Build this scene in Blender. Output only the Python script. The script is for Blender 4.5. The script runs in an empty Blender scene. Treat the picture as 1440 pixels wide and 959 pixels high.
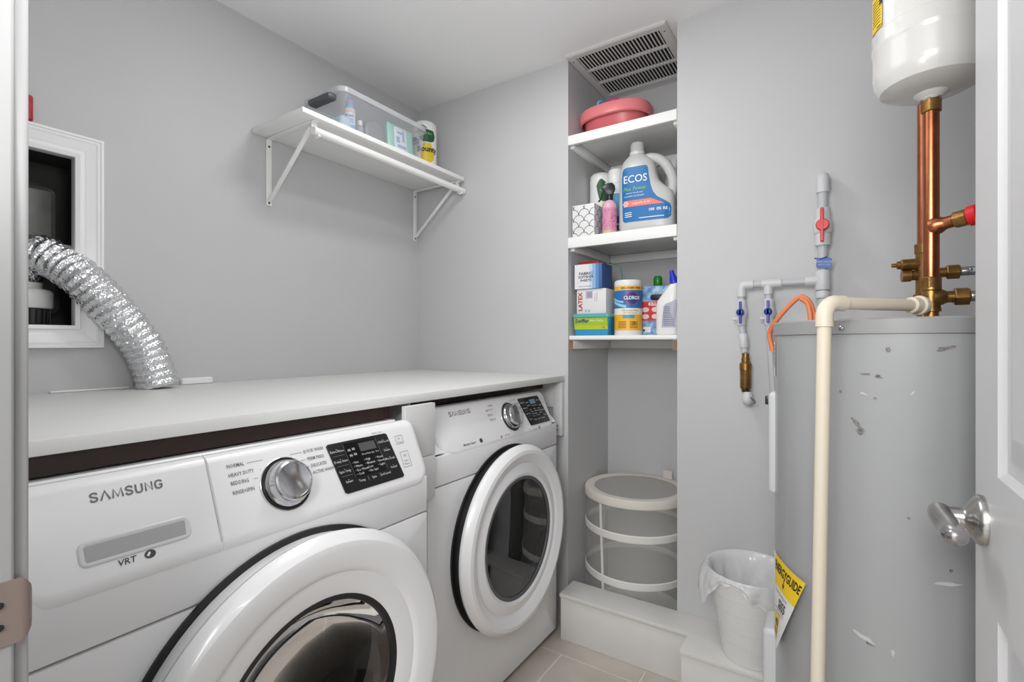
import bpy, bmesh, math, random
from math import pi, sin, cos, radians, sqrt, atan2
from mathutils import Vector, Matrix, noise

random.seed(4)
C = bpy.context.scene.collection
SC = bpy.context.scene

# ------------------------------------------------------------------ camera
cam = bpy.data.cameras.new('camera')
cam.sensor_width = 36.0
cam.lens = 36.0 * 697.0 / 1440.0
cam.shift_y = 1.5 / 1440.0
cam.clip_start = 0.02
co = bpy.data.objects.new('camera', cam)
C.objects.link(co)
co.location = (0, 0, 1.215)
co.rotation_euler = (pi / 2, 0, radians(33.29))
SC.camera = co

# ------------------------------------------------------------------ light
W = bpy.data.worlds.new('world')
SC.world = W
W.use_nodes = True
W.node_tree.nodes['Background'].inputs[0].default_value = (1.0, 1.0, 1.0, 1)
W.node_tree.nodes['Background'].inputs[1].default_value = 0.75


def area(name, loc, target, size, power, size_y=None, col=(1, 1, 1)):
    l = bpy.data.lights.new(name, 'AREA')
    l.energy = power
    l.size = size
    l.color = col
    if size_y:
        l.shape = 'RECTANGLE'
        l.size_y = size_y
    o = bpy.data.objects.new(name, l)
    C.objects.link(o)
    o.location = loc
    o.rotation_euler = (Vector(target) - Vector(loc)).to_track_quat('-Z', 'Y').to_euler()
    return o


def fill_point(name, loc, radius, power):
    l = bpy.data.lights.new(name, 'POINT')
    l.energy = power
    l.shadow_soft_size = radius
    o = bpy.data.objects.new(name, l)
    C.objects.link(o)
    o.location = loc
    return o


# LIGHTS-BEGIN
W.node_tree.nodes['Background'].inputs[1].default_value = 1.3
area('ceiling_lamp_light', (-0.92, 1.20, 2.425), (-0.92, 1.20, 0), 0.24, 5.8)
fill_point('added_fill_light', (-0.66, 0.80, 1.95), 0.25, 5.0)  # unseen point light added as general fill for the room
area('ceiling_fill_light', (-0.22, 0.20, 1.50), (-1.20, 1.35, 2.44), 0.22, 4.5)  # unseen area light added to bounce fill off the ceiling
area('hall_fill_light', (-0.12, -0.70, 1.75), (-0.75, 1.3, 0.5), 0.6, 19)  # unseen area light added behind the camera to fill niche and ledge
# LIGHTS-END

SC.view_settings.view_transform = 'Standard'
SC.view_settings.look = 'None'
SC.view_settings.exposure = 0.0
SC.view_settings.gamma = 1.0


# ------------------------------------------------------------------ materials
def lin(c):
    r = []
    for x in c[:3]:
        x = x / 255.0
        r.append(x / 12.92 if x <= 0.04045 else ((x + 0.055) / 1.055) ** 2.4)
    return (r[0], r[1], r[2], 1.0)


MATS = {}


def mat(name, rgb, rough=0.5, metal=0.0, bump=0.0, bscale=60.0, var=0.0, vscale=6.0, coat=0.0, alpha=1.0,
        rgb2=None, btype='noise', spec=0.5, stretch=None):
    if name in MATS:
        return MATS[name]
    m = bpy.data.materials.new(name)
    m.use_nodes = True
    nt = m.node_tree
    N = nt.nodes
    b = N['Principled BSDF']
    b.inputs['Base Color'].default_value = lin(rgb)
    b.inputs['Roughness'].default_value = rough
    b.inputs['Metallic'].default_value = metal
    b.inputs['Coat Weight'].default_value = coat
    b.inputs['Coat Roughness'].default_value = 0.08
    b.inputs['Specular IOR Level'].default_value = spec
    tc = N.new('ShaderNodeTexCoord')
    src = tc.outputs['Object']
    if stretch:
        mp = N.new('ShaderNodeMapping')
        mp.inputs['Scale'].default_value = stretch
        nt.links.new(src, mp.inputs['Vector'])
        src = mp.outputs['Vector']
    if var > 0 or rgb2:
        nz = N.new('ShaderNodeTexNoise')
        nz.inputs['Scale'].default_value = vscale
        nz.inputs['Detail'].default_value = 5
        nt.links.new(src, nz.inputs['Vector'])
        mx = N.new('ShaderNodeMix')
        mx.data_type = 'RGBA'
        c = lin(rgb)
        c2 = lin(rgb2) if rgb2 else tuple(x * (1 - var) for x in c[:3]) + (1,)
        mx.inputs['A'].default_value = c2
        mx.inputs['B'].default_value = c
        rp = N.new('ShaderNodeMapRange')
        rp.inputs['From Min'].default_value = 0.3
        rp.inputs['From Max'].default_value = 0.65
        nt.links.new(nz.outputs['Fac'], rp.inputs['Value'])
        nt.links.new(rp.outputs['Result'], mx.inputs['Factor'])
        nt.links.new(mx.outputs['Result'], b.inputs['Base Color'])
    if bump > 0:
        if btype == 'voronoi':
            t = N.new('ShaderNodeTexVoronoi')
            out = t.outputs['Distance']
        else:
            t = N.new('ShaderNodeTexNoise')
            t.inputs['Detail'].default_value = 4
            out = t.outputs['Fac']
        t.inputs['Scale'].default_value = bscale
        nt.links.new(src, t.inputs['Vector'])
        bp = N.new('ShaderNodeBump')
        bp.inputs['Strength'].default_value = bump
        bp.inputs['Distance'].default_value = 0.002
        nt.links.new(out, bp.inputs['Height'])
        nt.links.new(bp.outputs['Normal'], b.inputs['Normal'])
    if alpha < 1.0:
        tr = N.new('ShaderNodeBsdfTransparent')
        ms = N.new('ShaderNodeMixShader')
        ms.inputs[0].default_value = alpha
        nt.links.new(tr.outputs[0], ms.inputs[1])
        nt.links.new(b.outputs[0], ms.inputs[2])
        nt.links.new(ms.outputs[0], N['Material Output'].inputs['Surface'])
    MATS[name] = m
    return m


def glass_mat(name, tint, ior=1.5, rough=0.02):
    if name in MATS:
        return MATS[name]
    m = bpy.data.materials.new(name)
    m.use_nodes = True
    nt = m.node_tree
    N = nt.nodes
    N.remove(N['Principled BSDF'])
    tr = N.new('ShaderNodeBsdfTransparent')
    tr.inputs[0].default_value = tuple(tint) + (1,)
    gl = N.new('ShaderNodeBsdfGlossy')
    gl.inputs['Roughness'].default_value = rough
    fr = N.new('ShaderNodeFresnel')
    fr.inputs[0].default_value = ior
    ms = N.new('ShaderNodeMixShader')
    nt.links.new(fr.outputs[0], ms.inputs[0])
    nt.links.new(tr.outputs[0], ms.inputs[1])
    nt.links.new(gl.outputs[0], ms.inputs[2])
    nt.links.new(ms.outputs[0], N['Material Output'].inputs['Surface'])
    MATS[name] = m
    return m


def flat(rgb, rough=0.45):
    return mat('print_%d_%d_%d' % tuple(rgb), rgb, rough)


M_wall = mat('wall_paint', (199, 199, 200), 0.55, bump=0.12, bscale=180, var=0.03, vscale=2.5)
M_niche = M_wall
M_ceil = mat('ceiling_paint', (240, 240, 240), 0.7, bump=0.05, bscale=200)
M_trim = mat('trim_paint', (242, 242, 242), 0.35)
M_jamb_shaded = mat('jamb_paint_shaded', (168, 168, 168), 0.35)  # trim paint darkened to stand for the dim light on the left jamb
M_light_block = mat('light_block_dark', (110, 108, 106), 0.7)  # kept dark so the added wall throws little light back at the jamb
M_door = mat('door_paint', (208, 208, 209), 0.38, bump=0.03, bscale=220)
M_shelf = mat('shelf_paint', (240, 240, 238), 0.42, bump=0.06, bscale=120)
M_counter = mat('counter_paint', (232, 232, 230), 0.4, bump=0.10, bscale=28, var=0.02, vscale=10, stretch=(6, 1, 6))
M_board = mat('board_paint', (216, 216, 216), 0.5, bump=0.06, bscale=80)
M_plinth = mat('plinth_paint', (226, 225, 222), 0.5, bump=0.05, bscale=90, var=0.05, vscale=7)
M_tile = mat('floor_tile', (204, 194, 184), 0.42, var=0.12, vscale=4.5, bump=0.08, bscale=90, rgb2=(184, 174, 164))
M_grout = mat('grout', (226, 222, 216), 0.85)
M_app = mat('appliance_white', (234, 234, 235), 0.28, coat=0.3)
M_app_panel = mat('appliance_panel_white', (238, 238, 239), 0.25, coat=0.4)
M_blackpl = mat('black_plastic', (30, 30, 31), 0.35)
M_disp = mat('display_black', (32, 32, 34), 0.22)
M_lcd = mat('display_window', (86, 87, 88), 0.2)
M_vent_shade = mat('vent_shade', (14, 13, 13), 0.8)
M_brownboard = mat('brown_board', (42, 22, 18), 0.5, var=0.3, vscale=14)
M_chrome = mat('chrome', (205, 205, 207), 0.14, 1.0)
M_nickel = mat('brushed_nickel', (186, 184, 182), 0.25, 1.0)
M_steel = mat('steel', (170, 170, 172), 0.3, 1.0)
M_drum = mat('drum_steel', (120, 120, 122), 0.4, 0.6, bump=0.4, bscale=120, btype='voronoi')
M_drumwhite = mat('drum_white', (190, 190, 190), 0.4)
M_foil = mat('foil', (236, 237, 239), 0.27, 1.0, bump=1.0, bscale=150, btype='voronoi')
M_copper = mat('copper', (184, 112, 78), 0.28, 1.0, var=0.35, vscale=18)
M_brass = mat('brass', (168, 128, 76), 0.36, 1.0, var=0.45, vscale=40, bump=0.2, bscale=150)
M_cpvc = mat('cream_pipe', (216, 205, 186), 0.42)
M_gpipe = mat('grey_pipe', (190, 192, 195), 0.45)
M_gpipe_w = mat('white_fitting', (208, 209, 211), 0.42)
M_tank = mat('tank_enamel', (158, 159, 160), 0.3, coat=0.2, var=0.03, vscale=3)
M_tankcap = mat('tank_cap', (146, 146, 146), 0.35)
M_exp = mat('expansion_tank_white', (206, 205, 202), 0.22, coat=0.4)
M_red = mat('red_plastic', (214, 24, 30), 0.35)
M_blue = mat('blue_plastic', (38, 58, 150), 0.35)
M_orange = mat('orange_cable', (206, 118, 74), 0.45)
M_strike = mat('strike_bronze', (150, 134, 126), 0.4, 0.5)
M_net = mat('net_mesh', (214, 212, 208), 0.8, alpha=0.33)
M_band = mat('hamper_band', (228, 226, 222), 0.7)
M_beige = mat('hamper_rim', (218, 212, 204), 0.75, bump=0.1, bscale=150)
M_bag = mat('bag_film', (244, 244, 245), 0.18, alpha=0.62, bump=1.0, bscale=38)
M_can = mat('waste_bin_plastic', (232, 232, 231), 0.4)
M_clear = mat('clear_plastic', (226, 229, 234), 0.10, alpha=0.20)
M_clearrim = mat('clear_rim', (226, 229, 233), 0.2, alpha=0.55)
M_jug = mat('milky_plastic', (206, 206, 204), 0.3, alpha=0.93)
M_white = mat('white_plastic', (232, 232, 230), 0.35)
M_grey = mat('grey_plastic', (86, 88, 92), 0.4)
M_pink = mat('pink_plastic', (226, 124, 128), 0.35)
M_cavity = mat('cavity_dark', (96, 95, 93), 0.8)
M_sheetmetal = mat('sheet_metal', (150, 150, 148), 0.42, 0.7, var=0.4, vscale=8)
M_vent = mat('vent_white', (214, 213, 211), 0.45)
M_glass_w = glass_mat('washer_glass', (0.34, 0.31, 0.29), 1.33)
M_glass_d = glass_mat('dryer_glass', (0.72, 0.72, 0.73), 1.9)

# ------------------------------------------------------------------ mesh builder
ORG = {}


class MB:
    def __init__(s, M=None):
        s.v = []
        s.f = []
        s.M = M

    def add(s, vs, fs):
        b = len(s.v)
        for p in vs:
            p = Vector(p)
            s.v.append(s.M @ p if s.M else p)
        s.f += [tuple(i + b for i in f) for f in fs]
        return s

    def box(s, x0, x1, y0, y1, z0, z1):
        vs = [(x, y, z) for z in (z0, z1) for y in (y0, y1) for x in (x0, x1)]
        return s.add(vs, [(0, 2, 3, 1), (4, 5, 7, 6), (0, 1, 5, 4), (2, 6, 7, 3), (0, 4, 6, 2), (1, 3, 7, 5)])

    def prism(s, poly, o, u, v, w):
        """polygon (list of (a,b)) at o + a*u + b*v, extruded by the vector w"""
        o, u, v, w = Vector(o), Vector(u), Vector(v), Vector(w)
        n = len(poly)
        p0 = [o + u * a + v * b for a, b in poly]
        vs = p0 + [p + w for p in p0]
        fs = [tuple(range(n)), tuple(range(2 * n - 1, n - 1, -1))]
        fs += [(i, (i + 1) % n, n + (i + 1) % n, n + i) for i in range(n)]
        return s.add(vs, fs)

    def tube(s, pts, r, n=12, cap=True):
        pts = [Vector(p) for p in pts]
        k = len(pts)
        rs = r if isinstance(r, (list, tuple)) else [r] * k
        T = []
        for i in range(k):
            a = pts[max(i - 1, 0)]
            c = pts[min(i + 1, k - 1)]
            t = (c - a)
            T.append(t.normalized() if t.length > 1e-9 else Vector((0, 0, 1)))
        ref = Vector((0, 0, 1)) if abs(T[0].z) < 0.9 else Vector((1, 0, 0))
        u = (ref - T[0] * ref.dot(T[0])).normalized()
        vs = []
        for i in range(k):
            u = (u - T[i] * u.dot(T[i])).normalized()
            w = T[i].cross(u)
            for j in range(n):
                a = 2 * pi * j / n
                vs.append(pts[i] + (u * cos(a) + w * sin(a)) * rs[i])
        fs = []
        for i in range(k - 1):
            for j in range(n):
                fs.append((i * n + j, i * n + (j + 1) % n, (i + 1) * n + (j + 1) % n, (i + 1) * n + j))
        if cap:
            fs.append(tuple(range(n - 1, -1, -1)))
            fs.append(tuple(range((k - 1) * n, k * n)))
        return s.add(vs, fs)

    def lathe(s, prof, o=(0, 0, 0), axis=(0, 0, 1), n=32, cap=True, close=False, a0=0.0):
        o = Vector(o)
        ax = Vector(axis).normalized()
        ref = Vector((1, 0, 0)) if abs(ax.x) < 0.9 else Vector((0, 1, 0))
        u = (ref - ax * ref.dot(ax)).normalized()
        w = ax.cross(u)
        k = len(prof)
        vs = []
        for r, h in prof:
            for j in range(n):
                a = 2 * pi * j / n + a0
                vs.append(o + ax * h + (u * cos(a) + w * sin(a)) * r)
        fs = []
        for i in range(k - 1 + (1 if close else 0)):
            i2 = (i + 1) % k
            for j in range(n):
                fs.append((i * n + j, i * n + (j + 1) % n, i2 * n + (j + 1) % n, i2 * n + j))
        if cap and not close:
            if prof[0][0] > 1e-5:
                fs.append(tuple(range(n - 1, -1, -1)))
            if prof[-1][0] > 1e-5:
                fs.append(tuple(range((k - 1) * n, k * n)))
        return s.add(vs, fs)

    def loft(s, rings, cap=True, closed=True):
        n = len(rings[0])
        vs = [p for r in rings for p in r]
        fs = []
        for i in range(len(rings) - 1):
            for j in range(n if closed else n - 1):
                fs.append((i * n + j, i * n + (j + 1) % n, (i + 1) * n + (j + 1) % n, (i + 1) * n + j))
        if cap:
            fs.append(tuple(range(n - 1, -1, -1)))
            fs.append(tuple(range((len(rings) - 1) * n, len(rings) * n)))
        return s.add(vs, fs)

    def pillow(s, o, u, v, nrm, w, h, rad, steps, seam=None):
        """rounded rectangle plate; steps = [(inset, height)...] from the outside ring to the top ring"""
        o, u, v, nrm = Vector(o), Vector(u), Vector(v), Vector(nrm)
        rings = []
        for ins, d in steps:
            e = 0.92 * ins if seam else 0.0
            sh = -e if seam == 'left' else 0.0
            rings.append([o + u * (a + sh) + v * b + nrm * d for a, b in rrect(w + e, h, rad, ins)])
        return s.loft(rings)

    def grid(s, fn, nu, nv):
        vs = [fn(i / nu, j / nv) for j in range(nv + 1) for i in range(nu + 1)]
        k = nu + 1
        return s.add(vs, [(j * k + i, j * k + i + 1, (j + 1) * k + i + 1, (j + 1) * k + i) for j in range(nv) for i in range(nu)])

    def text(s, body, size, fmap, align='CENTER', bold=0.0, res=2, sx=1.0, shear=0.0):
        cu = bpy.data.curves.new('lettering', 'FONT')
        cu.body = body
        cu.size = size
        cu.align_x = align
        cu.align_y = 'CENTER'
        cu.resolution_u = res
        cu.offset = bold * size
        cu.shear = shear
        ob = bpy.data.objects.new('lettering_source', cu)
        me = bpy.data.meshes.new_from_object(ob)
        vs = [fmap(p.co.x * sx, p.co.y) for p in me.vertices]
        s.add(vs, [tuple(p.vertices) for p in me.polygons])
        bpy.data.objects.remove(ob)
        bpy.data.meshes.remove(me)
        bpy.data.curves.remove(cu)
        return s

    def build(s, name, m, parent=None, smooth=35, bevel=0.0, seg=2, solid=0.0, recalc=True):
        org = ORG.get(parent.name, Vector((0, 0, 0))) if parent else None
        if parent is None:
            xs = [p.x for p in s.v]
            ys = [p.y for p in s.v]
            org = Vector(((min(xs) + max(xs)) / 2, (min(ys) + max(ys)) / 2, min(p.z for p in s.v)))
        me = bpy.data.meshes.new(name)
        me.from_pydata([tuple(p - org) for p in s.v], [], s.f)
        bm = bmesh.new()
        bm.from_mesh(me)
        if recalc:
            bmesh.ops.recalc_face_normals(bm, faces=bm.faces[:])
        if bevel > 0:
            ed = [e for e in bm.edges if len(e.link_faces) == 2 and e.calc_face_angle(0) > radians(40)]
            bmesh.ops.bevel(bm, geom=ed, offset=bevel, segments=seg, affect='EDGES', profile=0.5, clamp_overlap=True)
        bm.to_mesh(me)
        bm.free()
        if smooth:
            me.polygons.foreach_set('use_smooth', [True] * len(me.polygons))
            me.set_sharp_from_angle(angle=radians(smooth))
        me.materials.append(m)
        o = bpy.data.objects.new(name, me)
        C.objects.link(o)
        if parent:
            o.parent = parent
        else:
            o.location = org
        ORG[o.name] = org
        if name == 'lettering':
            o['kind'] = 'stuff'
        if solid:
            md = o.modifiers.new('thickness', 'SOLIDIFY')
            md.thickness = solid
            md.offset = 0
        return o


def rrect(w, h, rad, ins=0.0, n=6):
    """rounded rectangle outline from (0,0) to (w,h); rad one number or four (00, w0, wh, 0h)"""
    r4 = rad if isinstance(rad, (list, tuple)) else [rad] * 4
    pts = []
    for (cx, cy, sx, sy, a0), r in zip(((0, 0, 1, 1, pi), (w, 0, -1, 1, 1.5 * pi), (w, h, -1, -1, 0), (0, h, 1, -1, pi / 2)), r4):
        rr = max(r - ins, 0.0005)
        c0x = cx + sx * (ins + rr)
        c0y = cy + sy * (ins + rr)
        for i in range(n + 1):
            a = a0 + (pi / 2) * i / n
            pts.append((c0x + rr * cos(a), c0y + rr * sin(a)))
    return pts


def spline(pts, k=10):
    P = [Vector(p) for p in pts]
    P = [P[0] * 2 - P[1]] + P + [P[-1] * 2 - P[-2]]
    out = []
    for i in range(1, len(P) - 2):
        for j in range(k):
            t = j / k
            a, b, c, d = P[i - 1], P[i], P[i + 1], P[i + 2]
            out.append(0.5 * ((2 * b) + (c - a) * t + (2 * a - 5 * b + 4 * c - d) * t * t + (3 * b - a - 3 * c + d) * t ** 3))
    out.append(P[-2])
    return out


def thing(name, label, cat, loc=(0, 0, 0), group=None):
    o = bpy.data.objects.new(name, None)
    o.empty_display_size = 0.05
    C.objects.link(o)
    o.location = loc
    ORG[o.name] = Vector(loc)
    o['label'] = label
    o['category'] = cat
    if group:
        o['group'] = group
    return o


def tag(o, label, cat, group=None):
    o['label'] = label
    o['category'] = cat
    if group:
        o['group'] = group
    return o


def struct(o):
    o['kind'] = 'structure'
    return o


def planemap(o, u, v, off=None):
    o, u, v = Vector(o), Vector(u).normalized(), Vector(v).normalized()
    n = u.cross(v) * 0.0006 if off is None else Vector(off)
    return lambda a, b: o + u * a + v * b + n


def cylmap(c, r, a_mid, z_mid):
    """text on an upright cylinder, centred at the angle a_mid; reads from outside"""
    return lambda a, b: Vector((c[0] + r * cos(a_mid + a / r), c[1] + r * sin(a_mid + a / r), z_mid + b))


def cyl_patch(mb, c, r, a0, a1, z0, z1, n=12, m=1):
    mb.grid(lambda s, t: (c[0] + r * cos(a0 + (a1 - a0) * s), c[1] + r * sin(a0 + (a1 - a0) * s), z0 + (z1 - z0) * t), n, m)
    return mb


# ------------------------------------------------------------------ setting
XL, YB, NX0, NX1, NY, H = -1.862, 1.93, -0.976, -0.512, 2.376, 2.44
YF, XR = 0.1235, 0.80
DX0, DX1, DZ = -0.60, 0.165, 2.04

fl = MB().box(-2.0, 1.6, -1.6, 2.5, -0.06, -0.0025).build('floor', M_grout, smooth=0)
struct(fl)
row0 = 1.718
g = 0.0025
for k in range(-2, 6):
    y1 = row0 + 0.305 * (1 - k) - g
    y0 = row0 - 0.305 * k + g
    if y0 > NY or y1 < YF:
        continue
    j0 = (-0.593 if k % 2 == 0 else -0.898)
    for i in range(-3, 4):
        x0 = j0 + 0.61 * i + g
        x1 = j0 + 0.61 * (i + 1) - g
        x0, x1 = max(x0, XL), min(x1, XR)
        yy0, yy1 = max(y0, YF), min(y1, NY)
        if x1 - x0 < 0.01 or yy1 - yy0 < 0.01:
            continue
        dz = random.uniform(-0.0004, 0.0004)
        MB().box(x0, x1, yy0, yy1, -0.02, dz).build('floor_tile', M_tile, fl, smooth=0, bevel=0.0012, seg=1)

struct(MB().box(-2.0, 0.9, 0.0, 2.5, H, H + 0.05).build('ceiling', M_ceil, smooth=0))
struct(MB().prism([(XL - 0.1, YB), (NX0, YB), (NX0, NY), (NX1, NY), (NX1, YB), (XR + 0.1, YB), (XR + 0.1, 2.5), (XL - 0.1, 2.5)],
                  (0, 0, 0), (1, 0, 0), (0, 1, 0), (0, 0, H)).build('wall_back', M_wall, smooth=0))
struct(MB().box(XR, XR + 0.1, 0.0, YB, 0, H).build('wall_right', M_wall, smooth=0))


def hole_wall(mb, x, t, ys, zs):
    """wall slab facing +x at x, thickness t behind it, centre cell of the 3 x 3 grid left open"""
    for i in range(3):
        for j in range(3):
            if i == 1 and j == 1:
                continue
            a, b, c, d = ys[i], ys[i + 1], zs[j], zs[j + 1]
            mb.add([(x, a, c), (x, b, c), (x, b, d), (x, a, d)], [(0, 1, 2, 3)])
            mb.add([(x - t, a, c), (x - t, b, c), (x - t, b, d), (x - t, a, d)], [(3, 2, 1, 0)])
    a, b, c, d = ys[1], ys[2], zs[1], zs[2]
    q = [(a, c), (b, c), (b, d), (a, d)]
    for i in range(4):
        (p, r), (p2, r2) = q[i], q[(i + 1) % 4]
        mb.add([(x, p, r), (x, p2, r2), (x - t, p2, r2), (x - t, p, r)], [(0, 1, 2, 3)])
    return mb


OY0, OY1, OZ0, OZ1 = 0.20, 0.507, 1.263, 1.752
struct(hole_wall(MB(), XL, 0.02, [0.0, OY0, OY1, YB], [0, OZ0, OZ1, H]).build('wall_left', M_wall, smooth=0, recalc=False))
# wall cavity behind the opening
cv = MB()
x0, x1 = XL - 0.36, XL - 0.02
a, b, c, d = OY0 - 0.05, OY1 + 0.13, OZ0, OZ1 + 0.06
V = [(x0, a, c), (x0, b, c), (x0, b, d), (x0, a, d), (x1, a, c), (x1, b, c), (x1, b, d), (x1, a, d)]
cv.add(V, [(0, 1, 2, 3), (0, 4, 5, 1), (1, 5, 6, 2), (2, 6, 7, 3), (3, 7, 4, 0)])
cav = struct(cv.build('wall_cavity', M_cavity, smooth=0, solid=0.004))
MB().pillow((XL - 0.20, 0.22, 1.30), (0, 1, 0), (0, 0, 1), (1, 0, 0), 0.305, 0.405, 0.03, [(0, -0.01), (0, 0.004), (0.012, 0.012), (0.02, 0.004)]).build('metal_plate', M_sheetmetal, cav)

# picture frame casing round the opening: a moulded profile mitred round the rectangle
prof = [(0.0, 0.0), (0.0, 0.012), (0.010, 0.016), (0.014, 0.011), (0.022, 0.011), (0.026, 0.013), (0.046, 0.019), (0.050, 0.022), (0.056, 0.020), (0.058, 0.024), (0.064, 0.024), (0.066, 0.0)]
rings = []
for e, dpt in prof:
    rings.append([(XL + dpt, OY0 - e, OZ0 - e), (XL + dpt, OY1 + e, OZ0 - e), (XL + dpt, OY1 + e, OZ1 + e), (XL + dpt, OY0 - e, OZ1 + e)])
struct(MB().loft(rings, cap=False).build('trim_1', M_trim, smooth=0))

# front wall with the doorway the camera stands in
wf = MB()
for xa, xb, za, zb in ((XL - 0.1, DX0 - 0.02, 0, H), (DX1 + 0.04, XR + 0.1, 0, H), (DX0 - 0.02, DX1 + 0.04, DZ + 0.02, H)):
    wf.box(xa, xb, 0.0, YF - 0.0005, za, zb)
struct(wf.build('wall_front', M_wall, smooth=0))
struct(MB().box(0.42, 0.50, -1.55, -0.02, 0, H).build('wall_light_block', M_light_block, smooth=0))  # unseen wall added to keep outside light off the left jamb
jb = MB().box(DX0 - 0.02, DX0, -0.006, YF, 0, DZ).build('trim_2', M_jamb_shaded, bevel=0.003, seg=3)
struct(jb)
struct(MB().box(DX0 - 0.07, DX0 - 0.006, YF, YF + 0.0105, 0, DZ + 0.06).build('trim_3', M_jamb_shaded, bevel=0.0025, seg=3))
struct(MB().box(DX1 + 0.035, DX1 + 0.055, -0.006, YF, 0, DZ).build('trim_4', M_trim, bevel=0.003))
struct(MB().box(DX0 - 0.02, DX1 + 0.055, -0.006, YF, DZ, DZ + 0.02).build('trim_5', M_trim, bevel=0.003))
# strike plate on the jamb, its lip bent round the edge
zs0, zs1 = 0.953, 1.0085
lip = []
for y, x, ins in ((0.075, DX0 + 0.0016, 0), (0.112, DX0 + 0.0016, 0), (0.1235, DX0 + 0.0016, 0.0), (0.1275, DX0 + 0.002, 0.0), (0.1315, DX0 + 0.0012, 0.004), (0.1342, DX0 - 0.001, 0.009), (0.1352, DX0 - 0.003, 0.014)):
    lip.append([(x, y, zs0 + ins), (x, y, zs1 - ins), (x - 0.0016, y, zs1 - ins), (x - 0.0016, y, zs0 + ins)])
sp = MB().loft(lip).build('strike_plate', M_strike, jb, smooth=50)
for z in (0.970, 0.989):
    MB().lathe([(0.0, 0.0014), (0.0026, 0.0014), (0.0032, 0)], (DX0 + 0.0014, 0.1135, z), (1, 0, 0), 14).build('screw', M_blackpl, sp)

# ------------------------------------------------------------------ open door
DXF, DE, DH = 0.160, 0.927, 0.167
dr = MB()
steps = [(0.0, 0.0), (0.008, 0.007), (0.020, 0.008), (0.026, 0.006), (0.055, 0.001)]
st = 0.1135
panels = [(DH + st, DE - st, 0.12, 0.881), (DH + st, DE - st, 1.053, 1.88)]
ys = [DH, DH + st, DE - st, DE]
zz = [0.01, 0.12, 0.881, 1.053, 1.88, 2.03]
for side in (0, 1):
    X0 = DXF + (0.035 if side else 0)
    sg = -1 if side else 1
    for i in range(3):
        for j in range(5):
            if i == 1 and j in (1, 3):
                continue
            dr.add([(X0, ys[i], zz[j]), (X0, ys[i + 1], zz[j]), (X0, ys[i + 1], zz[j + 1]), (X0, ys[i], zz[j + 1])], [(0, 1, 2, 3)])
    for (ya, yb, za, zb) in panels:
        dr.loft([[(X0 + sg * dd, ya + e, za + e), (X0 + sg * dd, yb - e, za + e), (X0 + sg * dd, yb - e, zb - e), (X0 + sg * dd, ya + e, zb - e)] for e, dd in steps], cap=False)
        e, dd = steps[-1]
        dr.add([(X0 + sg * dd, ya + e, za + e), (X0 + sg * dd, yb - e, za + e), (X0 + sg * dd, yb - e, zb - e), (X0 + sg * dd, ya + e, zb - e)], [(0, 1, 2, 3)])
Xa, Xb = DXF, DXF + 0.035
dr.add([(Xa, DH, .01), (Xb, DH, .01), (Xb, DE, .01), (Xa, DE, .01), (Xa, DH, 2.03), (Xb, DH, 2.03), (Xb, DE, 2.03), (Xa, DE, 2.03)],
       [(0, 1, 2, 3), (4, 5, 6, 7), (0, 1, 5, 4), (3, 2, 6, 7)])
door = struct(dr.build('door_1', M_door, smooth=25))
hy, hz = 0.879, 0.982
hd = MB().lathe([(0.0325, 0), (0.0325, 0.005), (0.030, 0.009), (0.022, 0.014), (0.0135, 0.019), (0.0125, 0.022), (0.0125, 0.030)], (DXF, hy, hz), (-1, 0, 0), 40).build('door_handle', M_nickel, door, smooth=60)
neck = [(DXF - 0.026, hy, hz), (DXF - 0.043, hy, hz)]
MB().tube(neck, [0.0122, 0.0118], 24).build('neck', M_nickel, hd, smooth=60)
lv = spline([(DXF - 0.043, hy + 0.012, hz + 0.001), (DXF - 0.044, hy - 0.004, hz + 0.001), (DXF - 0.043, hy - 0.028, hz - 0.001), (DXF - 0.040, hy - 0.055, hz - 0.002),
             (DXF - 0.041, hy - 0.082, hz - 0.0005), (DXF - 0.045, hy - 0.094, hz + 0.001)], 6)
n = len(lv)
MB().tube(lv, [0.002 + 0.0115 * min(1, (i / 3.0) ** 0.5) * (1 if i < n - 6 else max(0.35, ((n - 1 - i) / 6.0) ** 0.5)) for i in range(n)], 20).build('lever', M_nickel, hd, smooth=80)
MB().box(DXF + 0.010, DXF + 0.026, DE - 0.002, DE + 0.0012, hz - 0.028, hz + 0.028).build('latch_plate', M_nickel, door)

# ------------------------------------------------------------------ plinth along the back wall
pl = thing('floor_ledge', 'low white painted boxed ledge stepping out along the foot of the back wall', 'ledge', (-0.5, 1.86, 0))
LZ = 0.189
PE = 0.18
MB().prism([(-0.950, YB - .001), (-0.950, 1.800), (-0.440, 1.800), (-0.440, 1.690), (PE, 1.690), (PE, YB - .001)], (0, 0, LZ - 0.016), (1, 0, 0), (0, 1, 0), (0, 0, 0.016)).build('top_board', M_plinth, pl, bevel=0.0015)
MB().box(-0.947, -0.437, 1.806, 1.826, 0.0005, LZ - 0.0175).build('front_board', M_plinth, pl, bevel=0.001)
MB().box(-0.437, PE - .003, 1.696, 1.716, 0.0005, LZ - 0.0175).build('front_board', M_plinth, pl, bevel=0.001)
MB().box(-0.947, -0.929, 1.827, YB - .002, 0.0005, LZ - 0.0175).build('side_board', M_plinth, pl, bevel=0.001)

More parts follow.
